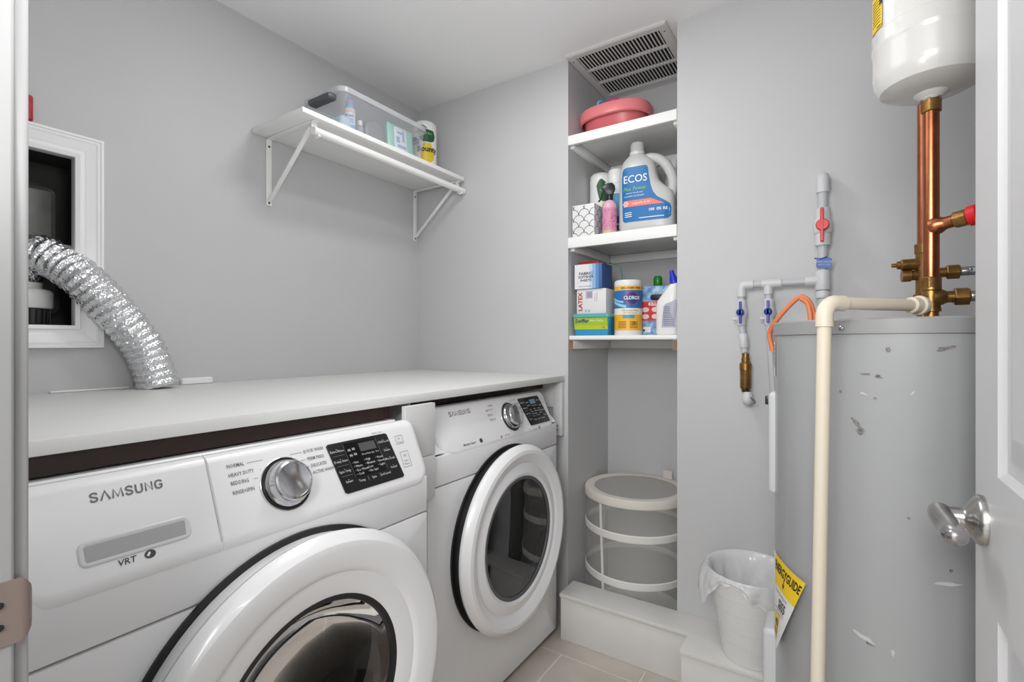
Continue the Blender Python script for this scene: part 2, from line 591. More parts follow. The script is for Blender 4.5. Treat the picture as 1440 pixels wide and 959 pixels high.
# ------------------------------------------------------------------ worktop over the machines
CT = 1.070
wt = thing('countertop', 'long white painted worktop board over the washer and dryer', 'countertop', (-1.4, 1.0, 0.78))
MB().box(XL + 0.001, -0.991, YF + .001, YB - 0.001, CT - 0.025, CT).build('board', M_counter, wt, bevel=0.002)
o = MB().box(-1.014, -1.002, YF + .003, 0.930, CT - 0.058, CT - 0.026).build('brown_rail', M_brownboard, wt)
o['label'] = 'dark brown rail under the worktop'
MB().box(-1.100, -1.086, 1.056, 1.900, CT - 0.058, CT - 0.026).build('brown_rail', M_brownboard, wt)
MB().box(-0.9665, -0.950, 0.938, 1.052, 0.90, CT - 0.026).build('divider_board', M_board, wt, bevel=0.0015)
MB().box(-0.9665, -0.950, 0.938, 1.052, 0.778, 0.8985).build('divider_board', M_board, wt, bevel=0.0015)
MB().box(-1.8, -1.03, 1.026, 1.034, 0.02, CT - 0.026).build('partition', M_board, wt)
MB().box(-1.036, -0.994, 1.905, YB - 0.001, 0.81, CT - 0.026).build('wall_post', M_board, wt, bevel=0.002)
MB().box(-1.80, -1.037, 1.912, YB - 0.001, 0.93, CT - 0.026).build('wall_cleat', M_board, wt, bevel=0.002)
for z in (0.835, 0.853):
    MB().lathe([(0, 0.001), (0.003, 0.001), (0.003, 0)], (-1.015, 1.905, z), (0, -1, 0), 10).build('screw', M_blackpl, wt)

# small white covers that show over the back edge of the worktop
o = MB().pillow((XL + 0.001, 0.785, CT + 0.0005), (0, 1, 0), (0, 0, 1), (1, 0, 0), 0.10, 0.022, [0.001, 0.001, 0.006, 0.006], [(0, 0), (0, 0.012), (0.003, 0.016)]).build('wall_box_cover', M_trim)
tag(o, 'short white plastic box cover on the wall behind the worktop, right of the silver duct', 'cover')
o = MB().pillow((XL + 0.001, 0.452, CT + 0.0005), (0, 1, 0), (0, 0, 1), (1, 0, 0), 0.185, 0.006, 0.002, [(0, 0), (0, 0.012), (0.002, 0.014)]).build('wall_box_cover', M_trim)
tag(o, 'thin flat white strip lying along the wall behind the worktop, left of the silver duct', 'cover')

# red packet on the casing
rp = MB()
rp.pillow((XL + 0.004, 0.370, OZ1 + 0.067), (0, 1, 0), (0, 0, 1), (1, 0, 0), 0.046, 0.072, 0.006, [(0.004, 0), (0, 0.006), (0, 0.012), (0.005, 0.018)])
o = rp.build('red_packet', mat('red_wrap', (168, 8, 40), 0.4, rgb2=(190, 60, 84), vscale=60))
tag(o, 'small crimson packet standing on top of the white casing of the wall opening', 'packet')

# ------------------------------------------------------------------ lint bucket and foil duct
lb = thing('lint_bucket', 'white lidded lint trap bucket with dark ribbed base in the wall opening', 'bucket', (-1.962, 0.405, OZ0))
bc = (-1.962, 0.405, OZ0 + 0.003)
MB().lathe([(0.0, 0), (0.070, 0), (0.072, 0.045), (0.0, 0.045)], bc, (0, 0, 1), 40).build('base', mat('smoky_plastic', (70, 70, 70), 0.2), lb)
rb = MB()
for i in range(30):
    a = 2 * pi * i / 30
    rb.box(-0.001, 0.002, -0.002, 0.002, 0.003, 0.043)
    for q in range(8):
        p = rb.v[-8 + q]
        rb.v[-8 + q] = Vector((bc[0] + cos(a) * (0.0715 + p.x) - sin(a) * p.y, bc[1] + sin(a) * (0.0715 + p.x) + cos(a) * p.y, bc[2] + p.z))
rbo = rb.build('base_rib', M_blackpl, lb, smooth=0)
rbo['kind'] = 'stuff'
MB().lathe([(0.0, 0.046), (0.077, 0.046), (0.080, 0.050), (0.080, 0.092), (0.074, 0.100), (0.056, 0.103), (0.056, 0.120), (0.05, 0.120), (0.05, 0.10)], bc, (0, 0, 1), 40, cap=False).build('lid', M_white, lb, smooth=50)

path = spline([(-1.785, 0.692, CT + 0.007), (-1.788, 0.680, 1.13), (-1.795, 0.650, 1.21), (-1.800, 0.590, 1.300), (-1.830, 0.530, 1.385), (-1.875, 0.485, 1.440), (-1.920, 0.443, 1.470), (-1.950, 0.415, 1.455), (-1.960, 0.405, 1.415), (-1.962, 0.405, 1.392)], 34)
L = 0.0
dist = [0.0]
for i in range(1, len(path)):
    L += (path[i] - path[i - 1]).length
    dist.append(L)
rad = []
PER = 0.0225
for i, dd in enumerate(dist):
    ph = (dd / PER) % 1.0
    tri = 1 - abs(2 * ph - 1)
    rad.append(0.0520 + 0.0062 * (tri ** 0.8) - 0.002)
du = MB().tube(path, rad, 56, cap=False)
for i, p in enumerate(du.v):
    k = i // 56
    c0 = path[k]
    nv = (p - c0).normalized()
    dsp = noise.noise(p * 95.0) * 0.0034 + noise.noise(p * 32.0) * 0.0025
    du.v[i] = p + nv * dsp
o = du.build('foil_duct', M_foil, smooth=22)
tag(o, 'silver corrugated foil dryer duct bending from the worktop up into the wall opening', 'duct')

# ------------------------------------------------------------------ wall shelf with rod
SZ = 2.010
ws = thing('wall_shelf', 'white shelf on two brackets high on the left wall, with a hanging rod', 'shelf', (XL, 1.47, SZ))
MB().box(XL + 0.002, -1.541, 1.032, 1.918, SZ, SZ + 0.018).build('board', M_shelf, ws, bevel=0.001)
for yb, nm in ((1.098, 0), (1.900, 1)):
    b = MB()
    b.box(XL + 0.001, XL + 0.006, yb - 0.011, yb + 0.011, SZ - 0.262, SZ - 0.001)
    b.box(XL + 0.001, -1.556, yb - 0.011, yb + 0.011, SZ - 0.006, SZ - 0.001)
    br = b.build('bracket', M_shelf, ws, bevel=0.0012)
    u = Vector((-1.600 - (XL + 0.012), 0, (SZ - 0.02) - (SZ - 0.245)))
    q = u.normalized()
    pz = Vector((-q.z, 0, q.x))
    bb = MB()
    s0 = Vector((XL + 0.010, yb, SZ - 0.245))
    for sgn in (-1, 1):
        pass
    e0 = Vector((-1.590, yb, SZ - 0.020))
    w = Vector((0, 0.0085, 0))
    bb.loft([[s0 - w - pz * 0.003, s0 + w - pz * 0.003, s0 + w + pz * 0.003, s0 - w + pz * 0.003], [e0 - w - pz * 0.003, e0 + w - pz * 0.003, e0 + w + pz * 0.003, e0 - w + pz * 0.003]])
    bb.build('brace', M_shelf, br, bevel=0.001)
    hk = MB()
    hk.box(-1.574, -1.569, yb - 0.011, yb + 0.011, SZ - 0.040, SZ - 0.001)
    hk.tube([(-1.570 + 0.019 * cos(a) + 0.019, yb, SZ - 0.045 + 0.019 * sin(a)) for a in [pi * (0.8 + 0.9 * i / 10) for i in range(11)]], 0.005, 8)
    hk.build('rod_hook', M_shelf, br)
    for zz_ in (SZ - 0.032, SZ - 0.252):
        MB().lathe([(0, 0.0015), (0.0035, 0.0015), (0.0045, 0)], (XL + 0.006, yb, zz_), (1, 0, 0), 12).build('screw', mat('screw_dark', (70, 70, 70), 0.4, 0.8), br)
MB().tube([(-1.552, 1.080, SZ - 0.045), (-1.552, 1.925, SZ - 0.047)], 0.0145, 24).build('rod', M_shelf, ws)

# ------------------------------------------------------------------ clear storage bin and its contents
bz = SZ + 0.0185
sb = thing('storage_bin', 'clear plastic storage bin with dark grey end handle on the wall shelf', 'bin', (-1.705, 1.462, bz))
BX0, BX1, BY0, BY1 = -1.832, -1.577, 1.222, 1.700


def ringz(ins, z, rad=0.035):
    return [(BX0 + a, BY0 + b, bz + z) for a, b in rrect(BX1 - BX0, BY1 - BY0, rad, ins)]


MB().loft([ringz(0.026, 0.001), ringz(0.020, 0.004), ringz(0.006, 0.150), ringz(0.006, 0.160)], cap=False).add(ringz(0.026, 0.001), [tuple(range(28))]).build('body', M_clear, sb, smooth=50)
MB().loft([ringz(0.008, 0.150), ringz(-0.001, 0.150), ringz(-0.002, 0.158), ringz(-0.002, 0.170), ringz(0.004, 0.174), ringz(0.014, 0.174), ringz(0.014, 0.168)], cap=False).build('rim', M_clearrim, sb, smooth=40)
MB().loft([ringz(0.014, 0.1735), ringz(0.016, 0.170)], cap=True).build('lid', M_clear, sb, smooth=40)
MB().pillow((-1.755, BY0 - 0.004, bz + 0.122), (1, 0, 0), (0, 0, 1), (0, -1, 0), 0.135, 0.024, 0.008, [(0, -0.012), (0, 0.014), (0.004, 0.022)]).build('handle', M_grey, sb)
MB().pillow((-1.765, BY1 + 0.004, bz + 0.122), (1, 0, 0), (0, 0, 1), (0, 1, 0), 0.12, 0.024, 0.008, [(0, -0.012), (0, 0.006), (0.004, 0.010)]).build('handle', M_grey, sb)

fb = bz + 0.006
bt = thing('spray_bottle', 'slim pale blue bottle with printed label inside the clear bin', 'bottle', (-1.632, 1.302, fb))
cc = (-1.632, 1.302)
MB().lathe([(0.0, 0), (0.020, 0), (0.0215, 0.004), (0.0215, 0.110), (0.017, 0.122), (0.012, 0.126)], cc + (fb,), (0, 0, 1), 28).build('body', mat('pale_blue_plastic', (128, 178, 222), 0.25), bt)
MB().lathe([(0.015, 0.122), (0.016, 0.124), (0.016, 0.143), (0.014, 0.146), (0, 0.146)], cc + (fb,), (0, 0, 1), 24).build('cap', mat('lilac_cap', (160, 172, 206), 0.3), bt)
ad = atan2(-cc[1], -cc[0])
lo = cyl_patch(MB(), cc, 0.0219, ad - 1.3, ad + 1.3, fb + 0.045, fb + 0.108).build('label', flat((206, 220, 236)), bt)
cyl_patch(MB(), cc, 0.0221, ad - 1.3, ad + 1.3, fb + 0.092, fb + 0.106).build('label_band', flat((226, 190, 164)), lo)
m_ = MB()
m_.text('Fresh', 0.016, cylmap(cc, 0.0223, ad, fb + 0.079), bold=0.02)
for q in range(4):
    cyl_patch(m_, cc, 0.0223, ad - 0.8, ad + 0.7 - 0.1 * (q % 2), fb + 0.051 + 0.005 * q, fb + 0.053 + 0.005 * q, 6)
m_.build('lettering', flat((46, 86, 168)), lo)

jr = thing('small_bottle', 'tiny white topped bottle inside the clear bin', 'bottle', (-1.635, 1.355, fb))
MB().lathe([(0, 0), (0.016, 0), (0.016, 0.055), (0.008, 0.068)], (-1.635, 1.355, fb), (0, 0, 1), 20).build('body', mat('smoke_clear', (190, 190, 196), 0.2, alpha=0.6), jr)
MB().lathe([(0.010, 0.066), (0.010, 0.085), (0, 0.086)], (-1.635, 1.355, fb), (0, 0, 1), 20).build('cap', M_white, jr)
o = MB().lathe([(0.0, 0.0), (0.050, 0.0), (0.055, 0.006), (0.055, 0.022), (0.048, 0.030), (0.02, 0.034), (0, 0.034)], (-1.650, 1.425, fb + 0.056), (1, 0.1, 0), 36).build('round_tin', mat('grey_tin', (150, 150, 154), 0.45, 0.2, bump=0.3, bscale=60))
tag(o, 'round grey tin standing on edge inside the clear bin', 'tin')
pk = thing('wipes_packet', 'mint green and white soft wipes packet inside the clear bin', 'packet', (-1.612, 1.56, fb))
Mk = Matrix.Translation(Vector((-1.612, 1.56, fb))) @ Matrix.Rotation(radians(-4), 4, 'Y')
MB(Mk).pillow((0, -0.075, 0), (0, 1, 0), (0, 0, 1), (1, 0, 0), 0.152, 0.132, 0.008, [(0.002, -0.016), (0, -0.002), (0, 0.002), (0.010, 0.010), (0.03, 0.014)]).build('body', mat('mint_wrap', (150, 206, 190), 0.35), pk)
MB(Mk).pillow((0.0145, -0.048, 0.012), (0, 1, 0), (0, 0, 1), (1, 0, 0), 0.075, 0.106, 0.012, [(0, 0), (0.001, 0.0006)]).build('label', flat((224, 230, 238)), pk)
mp = MB(Mk)
for (py, pz_, w_, h_) in ((-0.03, 0.03, 0.05, 0.012), (-0.036, 0.05, 0.02, 0.026), (0.0, 0.06, 0.012, 0.05), (-0.03, 0.09, 0.03, 0.01), (-0.02, 0.016, 0.03, 0.006)):
    mp.add([(0.0158, py, pz_), (0.0158, py + w_, pz_), (0.0158, py + w_, pz_ + h_), (0.0158, py, pz_ + h_)], [(0, 1, 2, 3)])
mp.build('label_print', flat((158, 172, 206)), pk)
o = MB().pillow((-1.81, 1.245, fb), (1, 0, 0), (0, 1, 0), (0, 0, 1), 0.20, 0.05, 0.015, [(0.004, 0), (0, 0.02), (0, 0.06), (0.012, 0.072)]).build('folded_cloth', mat('pale_blue_cloth', (186, 206, 222), 0.9))
tag(o, 'pale blue folded cloth at the handle end inside the clear bin', 'cloth')


def towel_roll(c, z, r, h, ad, label, group=None):
    t = thing('paper_towel_roll', label, 'paper roll', (c[0], c[1], z), group)
    MB().lathe([(0, 0.001), (r * 0.8, 0), (r * 0.97, 0.008), (r, 0.02), (r, h - 0.03), (r * 0.97, h - 0.012), (r * 0.8, h - 0.002), (r * 0.3, h), (0, h - 0.004)], (c[0], c[1], z), (0, 0, 1), 36).build('roll', mat('roll_wrap', (230, 231, 228), 0.35, bump=0.1, bscale=50), t, smooth=60)
    k = r / 0.06
    # green leaf shape
    f = MB()
    R = r + 0.0006
    rows = [(0.155, -0.35, 0.35), (0.165, -0.62, 0.62), (0.19, -0.75, 0.72), (0.215, -0.85, 0.55), (0.228, -0.72, -0.05), (0.24, -0.55, -0.38)]
    sc = h / 0.27
    for (za, a1, a2), (zb, b1, b2) in zip(rows, rows[1:]):
        f.grid(lambda s, q: (c[0] + R * cos(ad + (a1 + (a2 - a1) * s) * (1 - q) + (b1 + (b2 - b1) * s) * q), c[1] + R * sin(ad + (a1 + (a2 - a1) * s) * (1 - q) + (b1 + (b2 - b1) * s) * q), z + (za * (1 - q) + zb * q) * sc), 10, 1)
    lo = f.build('label', flat((20, 84, 44)), t)
    f = MB()
    for (za, a1, a2), (zb, b1, b2) in zip([(0.045, -0.2, 0.25), (0.07, -0.55, 0.6), (0.10, -0.62, 0.62)], [(0.07, -0.55, 0.6), (0.10, -0.62, 0.62), (0.15, -0.3, 0.3)]):
        f.grid(lambda s, q: (c[0] + R * cos(ad + (a1 + (a2 - a1) * s) * (1 - q) + (b1 + (b2 - b1) * s) * q), c[1] + R * sin(ad + (a1 + (a2 - a1) * s) * (1 - q) + (b1 + (b2 - b1) * s) * q), z + (za * (1 - q) + zb * q) * sc), 10, 1)
    f.build('label_band', flat((222, 190, 44)), t)
    tx = MB().text('Bounty', 0.034 * k * 1.1, cylmap(c, R + 0.0008, ad, z + 0.118 * sc), bold=0.035)
    tx.build('lettering', flat((24, 24, 22)), t)
    tx = MB().text('Quick Size', 0.013 * k, cylmap(c, R + 0.0009, ad - 0.1, z + 0.198 * sc), bold=0.01)
    tx.build('lettering', flat((150, 206, 150)), t)
    return t


towel_roll((-1.690, 1.795), bz, 0.058, 0.255, atan2(-1.795, 1.690) + 0.22, 'paper towel roll in printed wrap on the wall shelf, right of the clear bin')

# ------------------------------------------------------------------ niche shelves
S1, S2, S3 = 2.115, 1.668, 1.243


def niche_shelf(z, zf0, zf1, label, fascia=True):
    t = thing('niche_shelf', label, 'shelf', ((NX0 + NX1) / 2, 2.15, z - 0.02))
    if fascia:
        MB().box(NX0 + .001, NX1 - .001, 1.945, NY - 0.001, z - 0.019, z).build('board', M_shelf, t, bevel=0.001)
        MB().box(NX0 + .001, NX1 - .001, 1.926, 1.9445, zf0, zf1).build('front_lip', M_shelf, t, bevel=0.0015)
    else:
        MB().box(NX0 + .001, NX1 - .001, 1.932, NY - 0.001, z - 0.019, z).build('board', M_shelf, t, bevel=0.006, seg=4)
    zb = z - 0.020
    for xa, xb in ((NX0 + .001, NX0 + 0.020), (NX1 - 0.020, NX1 - .001)):
        MB().box(xa, xb, 1.950 if fascia else 1.942, NY - 0.002, zb - 0.038, zb).build('cleat', M_shelf, t, bevel=0.001)
        if not fascia:
            e = MB().box(xa + .001, xb - .001, 1.9405, 1.9418, zb - 0.037, zb - .001).build('cleat_end', mat('raw_wood', (150, 112, 84), 0.7, var=0.3, vscale=40), t)
            e['label'] = 'bare brown wood end of the cleat'
    MB().box(NX0 + 0.021, NX1 - 0.021, NY - 0.02, NY - .002, zb - 0.038, zb).build('back_cleat', M_shelf, t, bevel=0.001)
    return t


niche_shelf(S1, 2.066, 2.106, 'top white shelf in the recess, right under the ceiling grille')
niche_shelf(S2, 1.621, 1.666, 'middle white shelf in the recess, holding the big detergent jug')
niche_shelf(S3, 0, 0, 'lowest white shelf in the recess with brown cleat ends, above the mesh hamper', False)

# ceiling grille
gr = thing('ceiling_vent', 'white slatted return air grille in the ceiling over the recess', 'vent', (-0.76, 2.11, H))
GX0, GX1, GY0, GY1 = -0.974, -0.546, 1.893, 2.335
gz0, gz1 = H - 0.012, H - 0.0005
fm = 0.036
mbx = MB()
rg = []
for ins, z in ((0, gz1), (0, gz0 + 0.004), (0.008, gz0), (fm - 0.002, gz0), (fm, gz0 + 0.002), (fm, gz1)):
    rg.append([(GX0 + ins, GY0 + ins, z), (GX1 - ins, GY0 + ins, z), (GX1 - ins, GY1 - ins, z), (GX0 + ins, GY1 - ins, z)])
mbx.loft(rg, cap=False).build('frame', M_vent, gr, smooth=0)
MB().box(GX0 + .01, GX1 - .01, GY0 + .01, GY1 - .01, gz1 - 0.0006, gz1).build('shade_backing', M_vent_shade, gr)  # black sheet painted in for the dark hollow above the louvers
rows3 = 3
ih = (GY1 - GY0 - 2 * fm)
for k in (1, 2):
    yy = GY0 + fm + ih * k / 3
    MB().box(GX0 + fm, GX1 - fm, yy - 0.006, yy + 0.006, gz0 + 0.001, gz1 - .001).build('crossbar', M_vent, gr)
NL = 24
proto = None
for k in range(3):
    ya = GY0 + fm + ih * k / 3 + (0.006 if k else 0)
    yb = GY0 + fm + ih * (k + 1) / 3 - (0.006 if k < 2 else 0)
    for i in range(NL):
        xx = GX0 + fm + (GX1 - GX0 - 2 * fm) * (i + 0.5) / NL
        if proto is None:
            m_ = MB()
            hl = (yb - ya) / 2
            m_.loft([[(-0.0022, -hl, gz0 + 0.0012 - H), (-0.0012, -hl, gz0 + 0.0010 - H), (0.0026, -hl, gz0 + 0.0034 - H), (0.0018, -hl, gz0 + 0.0038 - H)],
                     [(-0.0022, hl, gz0 + 0.0012 - H), (-0.0012, hl, gz0 + 0.0010 - H), (0.0026, hl, gz0 + 0.0034 - H), (0.0018, hl, gz0 + 0.0038 - H)]])
            me = bpy.data.meshes.new('louver')
            me.from_pydata([tuple(p) for p in m_.v], [], m_.f)
            me.materials.append(M_vent)
            proto = me
        o = bpy.data.objects.new('louver', proto)
        C.objects.link(o)
        o.parent = gr
        o.location = (xx - ORG[gr.name].x, (ya + yb) / 2 - ORG[gr.name].y, 0)
for xx in (GX0 + 0.018, GX1 - 0.018):
    MB().lathe([(0, 0.001), (0.003, 0.001), (0.003, 0)], (xx, GY0 + 0.05, gz0), (0, 0, -1), 10).build('screw', M_blackpl, gr)

# ------------------------------------------------------------------ top niche shelf: pink basin
pb = thing('pink_basin', 'pink oval plastic basin on the top shelf of the recess', 'basin', (-0.79, 2.075, S1))


def ell(cx, cy, z, a, b, n=48, p=2.4):
    r = []
    for i in range(n):
        t = 2 * pi * i / n
        ct, s_ = cos(t), sin(t)
        r.append((cx + a * math.copysign(abs(ct) ** (2 / p), ct), cy + b * math.copysign(abs(s_) ** (2 / p), s_), z))
    return r


bx, by = -0.814, 2.075
B_ = [(0.118, 0.085, 0.0), (0.128, 0.095, 0.012), (0.140, 0.106, 0.084), (0.142, 0.108, 0.094)]
MB().loft([ell(bx, by, S1 + z, a, b) for a, b, z in B_] + [ell(bx, by, S1 + z, a, b) for a, b, z in [(0.138, 0.104, 0.094), (0.124, 0.09, 0.012)]], cap=False).add(ell(bx, by, S1 + 0.001, 0.118, 0.085), [tuple(range(48))]).build('bowl', mat('pink_bowl', (206, 100, 106), 0.35), pb, smooth=50)
MB().loft([ell(bx, by, S1 + z, a, b) for a, b, z in [(0.150, 0.114, 0.058), (0.157, 0.122, 0.062), (0.160, 0.124, 0.092), (0.155, 0.119, 0.107), (0.140, 0.105, 0.110), (0.139, 0.104, 0.098), (0.149, 0.113, 0.092)]], cap=False).build('rim', M_pink, pb, smooth=45)
o = MB().lathe([(0.0, 0.0), (0.03, 0.0), (0.042, 0.02), (0.038, 0.036), (0.02, 0.046), (0, 0.046)], (-0.800, 2.03, S1 + 0.096), (0.1, 0, 1), 24).build('scoop', mat('magenta_plastic', (214, 26, 138), 0.4))
tag(o, 'magenta plastic scoop poking out of the pink basin', 'scoop')
o = MB().tube(spline([(-0.858, 1.975, S1 + 0.086), (-0.852, 1.962, S1 + 0.108), (-0.842, 1.963, S1 + 0.120), (-0.832, 1.980, S1 + 0.116)], 5), 0.007, 12).build('blue_clip', mat('blue_grey_plastic', (92, 132, 168), 0.35))
tag(o, 'small blue clip hooked over the edge of the pink basin', 'clip')
o = MB(Matrix.Translation(Vector((-0.945, 2.085, S1 + 0.098))) @ Matrix.Rotation(radians(-30), 4, 'Y')).pillow((-0.02, -0.06, 0), (1, 0, 0), (0, 1, 0), (0, 0, 1), 0.105, 0.12, 0.02, [(0.004, 0), (0, 0.004), (0.004, 0.012)]).build('clear_tray', M_clearrim)
tag(o, 'clear plastic tray tilted behind the left end of the pink basin', 'tray')

# ------------------------------------------------------------------ middle niche shelf
s2 = S2 + 0.0005
bxo = thing('patterned_box', 'white box with black scallop line pattern on the middle shelf', 'box', (-0.92, 2.03, s2))
PX0, PX1, PY0, PY1, PH = -0.972, -0.868, 1.962, 2.085, 0.142
MB().box(PX0, PX1, PY0, PY1, s2, s2 + PH).build('carton', mat('box_white', (226, 226, 226), 0.5), bxo, bevel=0.001)
sc = MB()


def scallop(W_, H_, o_, u_, v_):
    o_, u_, v_ = Vector(o_), Vector(u_), Vector(v_)
    R = 0.0255
    for r_ in range(-1, 7):
        for q in range(-1, 6):
            cx = (q + (0.5 if r_ % 2 else 0)) * 2 * R * 0.98 + 0.006
            cz = r_ * R - 0.003
            pp = []
            for i in range(17):
                a = pi * i / 16
                p0 = (cx + R * cos(a), cz + R * sin(a))
                p1 = (cx + (R - 0.0022) * cos(a), cz + (R - 0.0022) * sin(a))
                pp.append((p0, p1))
            for (a0, a1), (b0, b1) in zip(pp, pp[1:]):
                if all(0 <= p[0] <= W_ and 0 <= p[1] <= H_ for p in (a0, a1, b0, b1)):
                    sc.add([o_ + u_ * p[0] + v_ * p[1] for p in (a0, b0, b1, a1)], [(0, 1, 2, 3)])


scallop(PX1 - PX0, PH, (PX0, PY0 - 0.0006, s2), (1, 0, 0), (0, 0, 1))
scallop(PY1 - PY0, PH, (PX1 + 0.0006, PY0, s2), (0, 1, 0), (0, 0, 1))
so = sc.build('scallop_print', flat((52, 52, 54)), bxo, smooth=0)
so['kind'] = 'stuff'
towel_roll((-0.914, 2.150), s2, 0.054, 0.322, radians(-44), 'paper towel roll behind the patterned box on the middle recess shelf')

ca = thing('aerosol_can', 'tall blue and white spray can with white cap behind the pink bottle', 'can', (-0.832, 2.105, s2))
cc = (-0.826, 2.105)
MB().lathe([(0, 0), (0.034, 0), (0.0355, 0.004), (0.0355, 0.245), (0.033, 0.25)], cc + (s2,), (0, 0, 1), 36).build('body', mat('can_white', (222, 228, 236), 0.25), ca)
MB().lathe([(0.033, 0.248), (0.035, 0.250), (0.035, 0.305), (0.031, 0.311), (0, 0.311)], cc + (s2,), (0, 0, 1), 36).build('cap', M_white, ca)
ad = radians(-68)
cyl_patch(MB(), cc, 0.0360, ad - 1.5, ad + 1.5, s2 + 0.10, s2 + 0.20).build('label', flat((104, 170, 206)), ca)
lb2 = cyl_patch(MB(), cc, 0.0362, ad - 1.5, ad + 1.5, s2 + 0.006, s2 + 0.10).build('label', flat((38, 70, 150)), ca)
m_ = MB()
for q, (a1, w1, z1) in enumerate(((0.1, 0.5, 0.03), (0.3, 0.35, 0.045), (0.0, 0.6, 0.06), (0.2, 0.3, 0.018))):
    cyl_patch(m_, cc, 0.0365, ad + a1, ad + a1 + w1, s2 + z1, s2 + z1 + 0.008, 5)
m_.build('label_print', flat((206, 222, 240)), ca)
cyl_patch(MB(), cc, 0.0364, ad + 0.5, ad + 0.75, s2 + 0.215, s2 + 0.228, 4).build('label_print', flat((200, 40, 50)), ca)

sp_ = thing('spray_bottle', 'small pink spray bottle with black trigger on the middle shelf', 'bottle', (-0.813, 1.990, s2))
cc = (-0.811, 1.992)
MB().lathe([(0, 0), (0.028, 0), (0.030, 0.005), (0.030, 0.120), (0.027, 0.134), (0.016, 0.146), (0.012, 0.150)], cc + (s2,), (0, 0, 1), 32).build('body', mat('pink_liquid', (226, 178, 196), 0.22), sp_, smooth=60)
ad = radians(-66)
lo = cyl_patch(MB(), cc, 0.0305, ad - 1.4, ad + 1.4, s2 + 0.018, s2 + 0.112).build('label', flat((214, 140, 170)), sp_)
m_ = MB()
for q in range(40):
    a = ad + random.uniform(-1.2, 1.1)
    z = s2 + 0.025 + random.random() * 0.078
    cyl_patch(m_, cc, 0.0309, a, a + random.uniform(0.05, 0.16), z, z + random.uniform(0.002, 0.006), 2)
fo = m_.build('flower_print', flat((150, 84, 116)), sp_, smooth=0)
fo['kind'] = 'stuff'
cyl_patch(MB(), cc, 0.0305, ad - 1.4, ad + 1.4, s2 + 0.003, s2 + 0.017).build('label_band', flat((206, 186, 142)), sp_)
MB().lathe([(0.014, 0.148), (0.015, 0.150), (0.015, 0.168), (0.010, 0.172)], cc + (s2,), (0, 0, 1), 20).build('collar', M_blackpl, sp_)
Mt = Matrix.Translation(Vector((cc[0], cc[1], s2))) @ Matrix.Rotation(radians(200), 4, 'Z')
hd_ = MB(Mt)
hd_.prism([(-0.016, 0.172), (0.010, 0.172), (0.020, 0.186), (0.034, 0.196), (0.034, 0.206), (0.012, 0.222), (-0.010, 0.224), (-0.022, 0.212), (-0.024, 0.196)], (0, 0.0075, 0), (1, 0, 0), (0, 0, 1), (0, -0.015, 0))
ho = hd_.build('trigger_head', M_blackpl, sp_, bevel=0.003)
MB(Mt).tube(spline([(0.022, 0, 0.196), (0.030, 0, 0.182), (0.036, 0, 0.160), (0.046, 0, 0.146)], 5), 0.004, 10).build('trigger', M_blackpl, ho)

# big detergent jug
jg = thing('detergent_jug', 'large milky white detergent jug with bright blue label on the middle shelf', 'jug', (-0.66, 2.06, s2))
Mj = Matrix.Translation(Vector((-0.668, 2.055, s2))) @ Matrix.Rotation(radians(5), 4, 'Z')


def sup(cx, a, b, z, n=44, p=3.6):
    return ell(cx, 0, z, a, b, n, p)


jr_ = [(0.0, 0.104, 0.050, 0.0), (0.0, 0.112, 0.058, 0.008), (0.0, 0.115, 0.060, 0.03), (0.0, 0.115, 0.060, 0.14), (-0.004, 0.110, 0.059, 0.165), (-0.018, 0.095, 0.058, 0.19),
       (-0.030, 0.083, 0.056, 0.215), (-0.036, 0.077, 0.055, 0.25), (-0.037, 0.074, 0.053, 0.275), (-0.038, 0.066, 0.050, 0.300), (-0.040, 0.052, 0.042, 0.320), (-0.042, 0.036, 0.033, 0.334), (-0.043, 0.027, 0.027, 0.342)]
jp = [3.6] * 8 + [3.2, 2.8, 2.4, 2.1, 2.0]
MB(Mj).loft([ell(cx, 0, z, a, b, 44, p) for (cx, a, b, z), p in zip(jr_, jp)]).build('body', M_jug, jg, smooth=60)
MB(Mj).tube(spline([(-0.02, 0, 0.315), (0.020, 0, 0.318), (0.062, 0, 0.296), (0.092, 0, 0.250), (0.104, 0, 0.205), (0.100, 0, 0.165), (0.085, 0, 0.130)], 8), [0.020] * 49, 18).build('handle', M_jug, jg, smooth=70)
MB(Mj).lathe([(0.030, 0.334), (0.032, 0.338), (0.032, 0.348), (0.028, 0.352), (0.0275, 0.384), (0.025, 0.388), (0, 0.388)], (-0.043, 0, 0), (0, 0, 1), 36).build('cap', mat('cap_translucent', (218, 218, 216), 0.3), jg)


def jsurf(u, z, off=0.0010):
    k = 0
    while k < len(jr_) - 2 and jr_[k + 1][3] < z:
        k += 1
    (c0, a0, b0, z0), (c1, a1, b1, z1) = jr_[k], jr_[k + 1]
    t = (z - z0) / (z1 - z0)
    cx, a, b = c0 + (c1 - c0) * t, a0 + (a1 - a0) * t, b0 + (b1 - b0) * t
    q = min(0.999, abs((u - cx) / a))
    return (u, -b * (1 - q ** 3.6) ** (1 / 3.6) - off, z)


